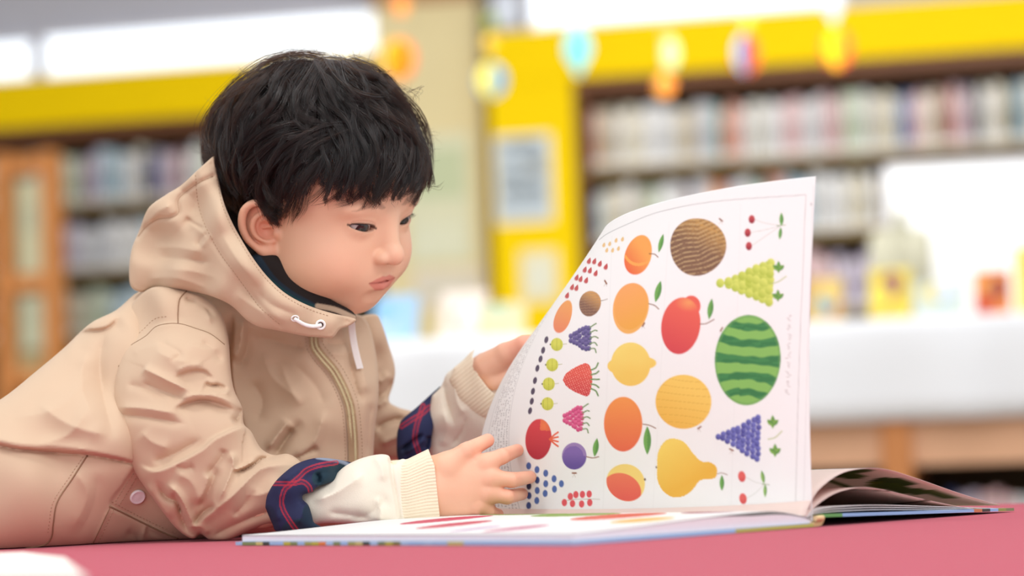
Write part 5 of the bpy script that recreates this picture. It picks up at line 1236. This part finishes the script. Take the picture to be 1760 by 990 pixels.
# zipper
ZP = catmull([(539, 574), (541, 595), (553, 613), (572, 635), (586, 659), (596, 682), (602, 702), (606, 740), (607.5, 770), (608, 805)], 14)
def ribbon(p, path, w, lift, name, m, parent, th=.0006):
    T = np.gradient(path, axis=0); T /= np.linalg.norm(T, axis=1)[:, None]; N = np.stack([-T[:, 1], T[:, 0]], -1); V = []; nn = len(path)
    mid = p.front(path[:, 0], path[:, 1])
    for l in (lift, lift + th):
        for s_ in (-w, w): V.append(Wn(path[:, 0] + N[:, 0] * s_, path[:, 1] + N[:, 1] * s_, np.minimum(mid, p.front(path[:, 0] + N[:, 0] * s_, path[:, 1] + N[:, 1] * s_)) - l))
    V = np.vstack(V); ix = lambda r, i: r * nn + i; Fq = []
    for i in range(nn - 1):
        for a, b in ((0, 1), (1, 3), (3, 2), (2, 0)): Fq.append([ix(a, i), ix(a, i + 1), ix(b, i + 1), ix(b, i)])
    Fq += [[ix(0, 0), ix(1, 0), ix(3, 0), ix(2, 0)], [ix(0, nn - 1), ix(2, nn - 1), ix(3, nn - 1), ix(1, nn - 1)]]
    return mesh_obj(name, V, Fq, m, parent, False)
zt_ = ribbon(torso, ZP, 8.5, .0012, 'zipper', mat('zip_tape', (176, 148, 116), .85, .15, noise=.05, nscale=500), child)
M_brass = mat('antique_brass', (196, 180, 140), .35, .5, metal=.7)
sl = np.concatenate([[0], np.cumsum(np.hypot(*np.diff(ZP, axis=0).T))]); V = []; Fq = []; t = 1.0; k = 0
T_ = np.gradient(ZP, axis=0)
while t < sl[-1]:
    x, y = np.interp(t, sl, ZP[:, 0]), np.interp(t, sl, ZP[:, 1]); tx, ty = np.interp(t, sl, T_[:, 0]), np.interp(t, sl, T_[:, 1]); q = math.hypot(tx, ty); tx /= q; ty /= q
    for c_, hw_ in ((-3.4, 1.7), (3.4, 1.7)):
        d = float(torso.front(x, y)) - .0026; o_ = len(V)
        for dd in (0.0016, -.0002):
            for a, b in ((-1, -1), (1, -1), (1, 1), (-1, 1)): V.append(W(x - ty * (c_ + a * hw_) + tx * b * .85, y + tx * (c_ + a * hw_) + ty * b * .85, d + dd))
        Fq += [[o_ + i for i in f] for f in ((0, 3, 2, 1), (4, 5, 6, 7), (0, 1, 5, 4), (1, 2, 6, 5), (2, 3, 7, 6), (3, 0, 4, 7))]
    t += 2.9; k += 1
o = mesh_obj('zipper_teeth', V, Fq, M_brass, zt_, False)
for off in (-15, 14):
    T = np.gradient(ZP, axis=0); T /= np.linalg.norm(T, axis=1)[:, None]; q = ZP[::14] + np.stack([-T[::14, 1], T[::14, 0]], -1) * off
    stitches(torso, [tuple(p) for p in q], jb, 6, 3.2, .0003)
# pull tab hanging from the slider under the chin
tabp = catmull([(604, 552), (606, 575), (611, 603), (619, 634)], 10); d_ = torso.front(tabp[:, 0], tabp[:, 1]); 
V = []; 
for l in (.004, .0058):
    for s_ in (-5.8, 5.8): V.append(Wn(tabp[:, 0] + s_, tabp[:, 1] - s_ * .12, d_.min() - l + .002 * np.linspace(0, 1, len(tabp))))
V = np.vstack(V); nn = len(tabp); ix = lambda r, i: r * nn + i
Fq = [[ix(a, i), ix(a, i + 1), ix(b, i + 1), ix(b, i)] for i in range(nn - 1) for a, b in ((0, 1), (1, 3), (3, 2), (2, 0))] + [[ix(0, 0), ix(1, 0), ix(3, 0), ix(2, 0)], [ix(0, nn - 1), ix(2, nn - 1), ix(3, nn - 1), ix(1, nn - 1)]]
o = mesh_obj('zipper_pull', V, Fq, M_white, child, False); b_ = o.modifiers.new('b', 'BEVEL'); b_.width = .0006; b_.segments = 2; o['label'] = 'white fabric zipper pull'
dz = float(d_.min()); M_dark = mat('dark_metal', (70, 58, 50), .35, .5, metal=.6)
v, f = tube([W(599, 552, dz - .004), W(599.5, 541, dz - .005), W(610, 541, dz - .005), W(610, 553, dz - .004)], .0008, 8); mesh_obj('slider', v, f, M_dark, child)
mb = MB(); q = W(598, 548, dz); mb.box((q[0] - .004, q[1] - .004, q[2] - .006), (q[0] + .003, q[1] + .001, q[2] + .006), M_dark, None, .0008); mb.build('slider_body', child)
# drawcord through two eyelets
n1, a1 = nrm_at(hood, 507, 547); n2, a2 = nrm_at(hood, 551, 558)
def ring(c, n, r, t, m, name, parent, sx=1.0):
    u = np.cross(n, [0, 0, 1]); u /= np.linalg.norm(u); w = np.cross(n, u); p = [c + r * (u * sx * math.cos(a) + w * math.sin(a)) for a in np.linspace(0, 2 * PI, 29)]
    v, f = tube(p, t, 8); return mesh_obj(name, v, f, m, parent)
ring(a1 + n1 * .0004, n1, .0026, .0007, M_white, 'eyelet', jh, 1.2); ring(a2 + n2 * .0006, n2, .0036, .0011, M_white, 'eyelet', jh)
disc(a2 + n2 * .0003, n2, .003, .0003, M_dark, 'eyelet_hole', jh, False)
cp = np.array([(506, 547.5), (513, 552), (523, 557.5), (534, 560.5), (544, 560.5), (552, 558.5)]); c_ = catmull(cp, 8)
lf = .0005 + .0030 * np.sin(np.linspace(0, 1, len(c_)) * PI)
v, f = tube(Wn(c_[:, 0], c_[:, 1], hood.front(c_[:, 0], c_[:, 1]) - lf), .0017, 12); o = mesh_obj('drawcord', v, f, M_white, jh); o['label'] = 'short white drawcord between two eyelets'

# collar lining and painted neck shade in the hood gap, sweater sleeves, plaid turn-ups
def plaid(base, lines, alt=None):
    def f(pix):
        X, Y = pix[:, 0], pix[:, 1]; c = np.tile(L(base), (len(X), 1))
        if alt is not None:
            for (pts, w, col) in alt:
                d = np.full(X.shape, 1e9); P = catmull(pts, 6)
                for i in range(len(P) - 1):
                    a, b = P[i], P[i + 1]; ab = b - a; t = np.clip(((X - a[0]) * ab[0] + (Y - a[1]) * ab[1]) / (ab @ ab + 1e-9), 0, 1); d = np.minimum(d, np.hypot(X - a[0] - t * ab[0], Y - a[1] - t * ab[1]))
                k = np.clip((w - d) / 2 + .5, 0, 1)[:, None] * .8; c = c * (1 - k) + L(col) * k
        for pts in lines:
            P = catmull(pts, 8); best = np.full(X.shape, 1e9)
            for i in range(len(P) - 1):
                a, b = P[i], P[i + 1]; ab = b - a; t = np.clip(((X - a[0]) * ab[0] + (Y - a[1]) * ab[1]) / (ab @ ab + 1e-9), 0, 1); best = np.minimum(best, np.hypot(X - a[0] - t * ab[0], Y - a[1] - t * ab[1]))
            k = (np.clip(1.5 - np.abs(best - 3.0), 0, 1) * .85)[:, None]; c = c * (1 - k) + L((190, 48, 62)) * k
            k = (np.clip(1.6 - best, 0, 1) * .25)[:, None]; c = c * (1 - k) + L((150, 50, 66)) * k
        return c
    return f
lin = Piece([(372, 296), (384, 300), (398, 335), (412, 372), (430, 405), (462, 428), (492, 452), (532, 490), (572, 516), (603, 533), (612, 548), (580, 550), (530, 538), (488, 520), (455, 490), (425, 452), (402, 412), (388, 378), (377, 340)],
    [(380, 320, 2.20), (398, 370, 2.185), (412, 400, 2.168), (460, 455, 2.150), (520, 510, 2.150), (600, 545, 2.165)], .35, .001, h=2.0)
add_piece(lin, 'lining_and_neck_shade', M_plaid, plaid((30, 21, 19), [], [([(440, 448), (466, 484), (498, 510), (534, 530)], 11, (26, 46, 62)), ([(450, 470), (500, 510), (540, 528)], 4, (26, 66, 70)), ([(546, 526), (576, 532), (608, 546)], 4.5, (196, 172, 146))]))  # dark brown ground is painted neck shade; navy, teal and tan are cloth
sw1 = Piece([(500, 880), (512, 850), (535, 842), (565, 826), (592, 802), (620, 788), (650, 781), (668, 783), (675, 796), (700, 795), (700, 900), (660, 902), (620, 901), (580, 899), (550, 900), (520, 905)],
    [(520, 870, 2.10), (600, 850, 2.105), (680, 850, 2.11)], .80, .0004, [([(535, 862), (570, 850), (600, 832), (630, 812)], .005, 12), ([(600, 895), (640, 880), (670, 850)], -.003, 14), ([(648, 850), (655, 880), (652, 900)], .003, 8), ([(560, 880), (600, 885), (640, 892)], -.003, 8), ([(672, 786), (675, 820), (682, 860), (690, 905)], -.003, 3.0, 'full'), ([(640, 784), (655, 800), (660, 830)], .003, 9)], h=2.5, maxt=.04)
add_piece(sw1, 'sweater_sleeve', M_cream, rest=.0105)
def rib(top, bot, n, amp, ax='y'):
    def f(X, Y):
        tp = np.array(top, float); bt = np.array(bot, float)
        if ax == 'y': a = np.interp(X, tp[:, 0], tp[:, 1]); b = np.interp(X, bt[:, 0], bt[:, 1]); t = (Y - a) / (b - a)
        else: a = np.interp(Y, tp[:, 1], tp[:, 0]); b = np.interp(Y, bt[:, 1], bt[:, 0]); t = (X - a) / (b - a)
        return amp * np.abs(np.cos(PI * n * t))
    return f
rb1 = Piece([(668, 792), (700, 789), (735, 772), (775, 762), (800, 790), (805, 880), (780, 900), (757, 898), (690, 903), (684, 880), (678, 840), (672, 810)],
    [(680, 850, 2.11), (750, 840, 2.115)], .78, .0004, [rib([(660, 795), (700, 789), (735, 770), (780, 764)], [(660, 905), (780, 898)], 23, .0010), ([(680, 800), (686, 850), (692, 900)], .002, 6, 'full')], h=1.3, maxt=.036, smooth_outline=False,
    cut=[(757, 960), (757, 898), (754, 870), (750, 830), (747, 800), (736, 771), (728, 740)])
add_piece(rb1, 'sweater_cuff', M_rib, rest=.0105)
pl1 = Piece([(456, 872), (459, 852), (470, 832), (487, 814), (512, 796), (545, 787), (582, 790), (612, 797), (616, 801), (606, 816), (588, 826), (566, 830), (544, 838), (536, 846), (522, 850), (520, 858), (530, 868), (536, 885), (540, 898), (556, 908), (540, 914), (480, 915), (468, 900)],
    [(470, 870, 2.085), (500, 830, 2.075), (545, 805, 2.09), (612, 800, 2.135), (520, 900, 2.08)], 1.0, .0006, [([(544, 812), (549, 822), (546, 832)], -.006, 4), ([(520, 822), (545, 814), (600, 808)], -.002, 10), ([(484, 830), (505, 812), (545, 798)], .003, 8), ([(510, 905), (520, 880), (524, 862)], .003, 9), ([(480, 900), (476, 870), (486, 840)], .002, 8)], h=1.8, maxt=.028)
add_piece(pl1, 'plaid_cuff', M_plaid, plaid((40, 44, 76), [[(470, 831), (502, 831), (520, 828), (531, 836), (534, 846)], [(578, 795), (548, 800), (527, 808), (514, 820), (500, 832), (489, 842), (484, 860), (487, 876), (498, 895), (510, 912)]],
    [([(620, 812), (575, 812), (550, 822)], 14, (30, 58, 66)), ([(500, 912), (535, 900), (536, 880)], 16, (32, 52, 66)), ([(545, 786), (585, 793), (612, 806)], 3, (150, 160, 178)), ([(470, 912), (460, 880)], 12, (34, 42, 64))]))
# far arm
sw2 = Piece([(742, 680), (758, 664), (768, 642), (786, 630), (806, 622), (850, 640), (880, 700), (850, 760), (800, 790), (745, 790), (730, 740)],
    [(760, 700, 2.285), (820, 690, 2.268), (760, 770, 2.30)], 1.15, .0005, [([(764, 655), (766, 685), (781, 735)], -.004, 5), ([(802, 714), (795, 740), (776, 768)], -.003, 4), ([(780, 650), (785, 690), (800, 715)], .004, 10), ([(762, 700), (768, 740), (760, 770)], .003, 10)], h=2.5, maxt=.04)
add_piece(sw2, 'sweater_sleeve', M_cream)
rb2 = Piece([(772, 652), (780, 632), (798, 617), (808, 606), (816, 600), (850, 600), (890, 650), (885, 690), (862, 700), (838, 724), (815, 715), (798, 704), (782, 684)],
    [(790, 650, 2.268), (840, 660, 2.255)], 1.25, .0004, [rib([(760, 660), (800, 618), (830, 592)], [(800, 712), (840, 726), (880, 700)], 1, 0.0), lambda X, Y: .0011 * np.abs(np.cos(PI * ((X - 800) * .62 + (Y - 660) * .78) / 6.2)) * np.clip(((X - 760) * .62 + (Y - 640) * .78 + 8) / 30, 0, 1)], h=1.4, maxt=.036, smooth_outline=False,
    cut=[(822, 560), (819, 596), (814, 604), (812, 612), (815, 624), (822, 645), (838, 666), (862, 690), (900, 715)][::-1])
add_piece(rb2, 'sweater_cuff', M_rib)
pl2 = Piece([(757, 663), (758, 672), (752, 700), (746, 728), (742, 752), (736, 776), (700, 792), (684, 790), (682, 752), (685, 735), (692, 720), (716, 700), (740, 678)],
    [(750, 680, 2.285), (700, 740, 2.270), (730, 770, 2.275)], .80, .0008, [([(689, 777), (708, 760), (729, 745)], -.006, 3.5), ([(694, 780), (714, 768), (732, 752)], .003, 6), ([(738, 748), (737, 760), (733, 775)], -.008, 4)], h=1.8, maxt=.022)
add_piece(pl2, 'plaid_cuff', M_plaid, plaid((40, 46, 80), [[(727, 697), (721, 716), (716, 732), (713, 755), (720, 778)], [(690, 733), (708, 721), (725, 711), (738, 700), (748, 700), (753, 708)]], [([(755, 668), (752, 700)], 6, (34, 62, 82)), ([(684, 780), (700, 770)], 9, (28, 32, 54))]))
# ------------------------------------------------------------------ hands and the body inside the clothes
def page_depth(px, py):
    X, Y = project(PG); N = np.cross(np.gradient(PG, axis=0), np.gradient(PG, axis=1)); fr = (N * (PG - CAM)).sum(-1); fr = fr * np.sign(np.median(fr))
    d = np.hypot(X - px, Y - py) + (fr < 0) * 1e3; i = d.argmin(); return PG.reshape(-1, 3)[i, 1]
def Wl(pts): return np.array([W(*p) for p in pts])
pt = lambda x, y, lift=.0066: page_depth(x, y) - lift
FN = {'index': ([(836, 795, 2.112), (864, 784, 2.116), (889, 774, pt(889, 774) + .0)], [.0078, .0068, .0056]),
      'middle': ([(843, 821, 2.110), (880, 825, 2.114), (911, 820, pt(911, 820))], [.0077, .0067, .0056]),
      'ring': ([(841, 848, 2.112), (872, 854, 2.113), (897, 849, pt(897, 849))], [.0075, .0064, .0054]),
      'little': ([(826, 870, 2.116), (842, 880, 2.118), (856, 884, 2.128)], [.0070, .0058, .0050]),
      'thumb': ([(768, 800, 2.112), (802, 775, 2.112), (838, 757, 2.125)], [.0105, .0076, .0060])}
FW = {k: (Wl(v[0]), v[1]) for k, v in FN.items()}
META = [(Wl([(745, 808, 2.120), (836, 797, 2.114)]), (.0120, .0082)), (Wl([(742, 826, 2.118), (843, 821, 2.112)]), (.0125, .0084)), (Wl([(742, 848, 2.118), (841, 846, 2.114)]), (.0125, .0084)), (Wl([(745, 872, 2.122), (830, 868, 2.118)]), (.0115, .0080)), (Wl([(750, 815, 2.122), (768, 800, 2.114)]), (.0120, .0110))]
FORE = Wl([(745, 840, 2.12), (690, 848, 2.118), (560, 862, 2.115), (400, 880, 2.14)])
def hand1(P):
    d = s_cap(P, *META[0][0], *META[0][1])
    for (c, r) in META[1:]: d = smin(d, s_cap(P, c[0], c[1], *r), .009)
    d = smin(d, s_chain(P, FORE[:2], [.017, .018]), .012)
    f = None
    for k, (c, r) in FW.items():
        e = s_chain(P, c, r, .002); f = e if f is None else smin(f, e, .0012)
    d = smin(d, f, .0045)
    for k, (c, r) in FW.items():                                            # knuckle creases and dimples
        ax = c[2] - c[1]; ax /= np.linalg.norm(ax); q = (P - c[1]) @ ax; d = d + .00035 * np.exp(-(q / .0008) ** 2) * (s_sph(P, c[1], r[1] * 1.7) < 0) + .00025 * np.exp(-((q - .0018) / .0006) ** 2) * (s_sph(P, c[1], r[1] * 1.7) < 0)
    return d
def skin_tint(V, tips, nails=()):
    c = np.tile(L((233, 182, 152)), (len(V), 1))
    for t, r in tips:
        k = np.exp(-(np.linalg.norm(V - t, axis=1) / r) ** 2)[:, None] * .5; c = c * (1 - k) + L((236, 148, 128)) * k
    for (p, ax, r) in nails:
        k = (np.clip((1 - np.linalg.norm((V - p) / r, axis=1)) * 4, 0, 1))[:, None] * .6; c = c * (1 - k) + L((250, 196, 180)) * k
    return c
lo = Wl([(690, 905, 2.05), (690, 905, 2.19)]).min(0); hi = Wl([(935, 735, 2.2), (935, 735, 2.05)]).max(0)
v, q = nets(hand1, (lo[0], 2.085, lo[2] - .004), (hi[0], 2.205, hi[2] + .004), .0011)
tips = [(c[2], .010) for c, r in FW.values()] + [(c[1], .009) for c, r in FW.values()] + [(c[0], .008) for c, r in list(FW.values())[:4]]
BODY.append((v, q, skin_tint(v, tips)))
# far hand, holding the page from behind
G1 = Wl([(806, 664, 2.266), (836, 640, 2.262)])
TH = Wl([(838, 630, 2.250), (868, 608, 2.240), (900, 592, 2.232), (922, 586, 2.235)])
PALM = Wl([(840, 640, 2.262), (872, 628, 2.262)])
FR = [Wl([(868, 612, 2.272), (905, 604, 2.285), (935, 612, 2.285)]), Wl([(870, 626, 2.276), (908, 622, 2.29), (938, 634, 2.285)]), Wl([(868, 642, 2.274), (902, 642, 2.288), (928, 654, 2.282)]), Wl([(860, 655, 2.268), (890, 660, 2.28), (912, 668, 2.276)])]
def hand2(P):
    d = s_cap(P, G1[0], G1[1], .0130, .0150); d = smin(d, s_cap(P, PALM[0], PALM[1], .0165, .0135), .012)
    d = smin(d, s_chain(P, TH, [.0140, .0098, .0078, .0066], .003), .0045)
    d = smin(d, s_cap(P, *Wl([(846, 655, 2.250), (866, 652, 2.252)]), .0085, .008), .004)
    f = None
    for c in FR: e = s_chain(P, c, [.0078, .0068, .0058], .002); f = e if f is None else smin(f, e, .001)
    return smin(d, f, .005)
lo = Wl([(780, 712, 2.30)])[0]; hi = Wl([(955, 555, 2.30)])[0]
v, q = nets(hand2, (lo[0] - .004, 2.200, lo[2] - .004), (hi[0] + .004, 2.315, hi[2] + .004), .0012)
BODY.append((v, q, skin_tint(v, [(TH[2], .018), (TH[3], .014), (PALM[1], .014)])))
# trunk and arms under the jacket
CH = np.vstack([hw([(-.100, 0, -.140)]), Wl([(430, 640, 2.30), (330, 740, 2.26), (120, 820, 2.17), (-60, 840, 2.14)])])
AR = Wl([(330, 580, 2.20), (310, 700, 2.15), (330, 850, 2.145), (450, 865, 2.12), (700, 846, 2.118)]); AL = Wl([(610, 610, 2.31), (645, 730, 2.345), (715, 748, 2.33), (770, 705, 2.305), (806, 664, 2.272)])
def trunk(P):
    d = s_chain(P, CH, [.042, .045, .050, .050, .050], .02); d = smin(d, s_chain(P, AR, [.022, .024, .022, .020, .016], .01), .01)
    return smin(d, s_chain(P, AL, [.014, .009, .009, .010, .0120], .01), .008)
v, q = nets(trunk, (-.60, 2.0, ZT - .02), (.02, 2.42, ZT + .30), .0048)
v[:, 2] = np.maximum(v[:, 2], ZT + .003)
BODY.append((v, q, np.tile(L(SK), (len(v), 1))))
bV = []; bQ = []; bC = []; k_ = 0
for v, q, c in BODY: bV.append(v); bQ.append(q + k_); bC.append(c); k_ += len(v)
mesh_obj('body', np.vstack(bV), np.vstack(bQ), M_skin, child, True, None, np.vstack(bC))
tag(child, 'small black-haired child in a beige hooded jacket leaning on the table reading', 'person')
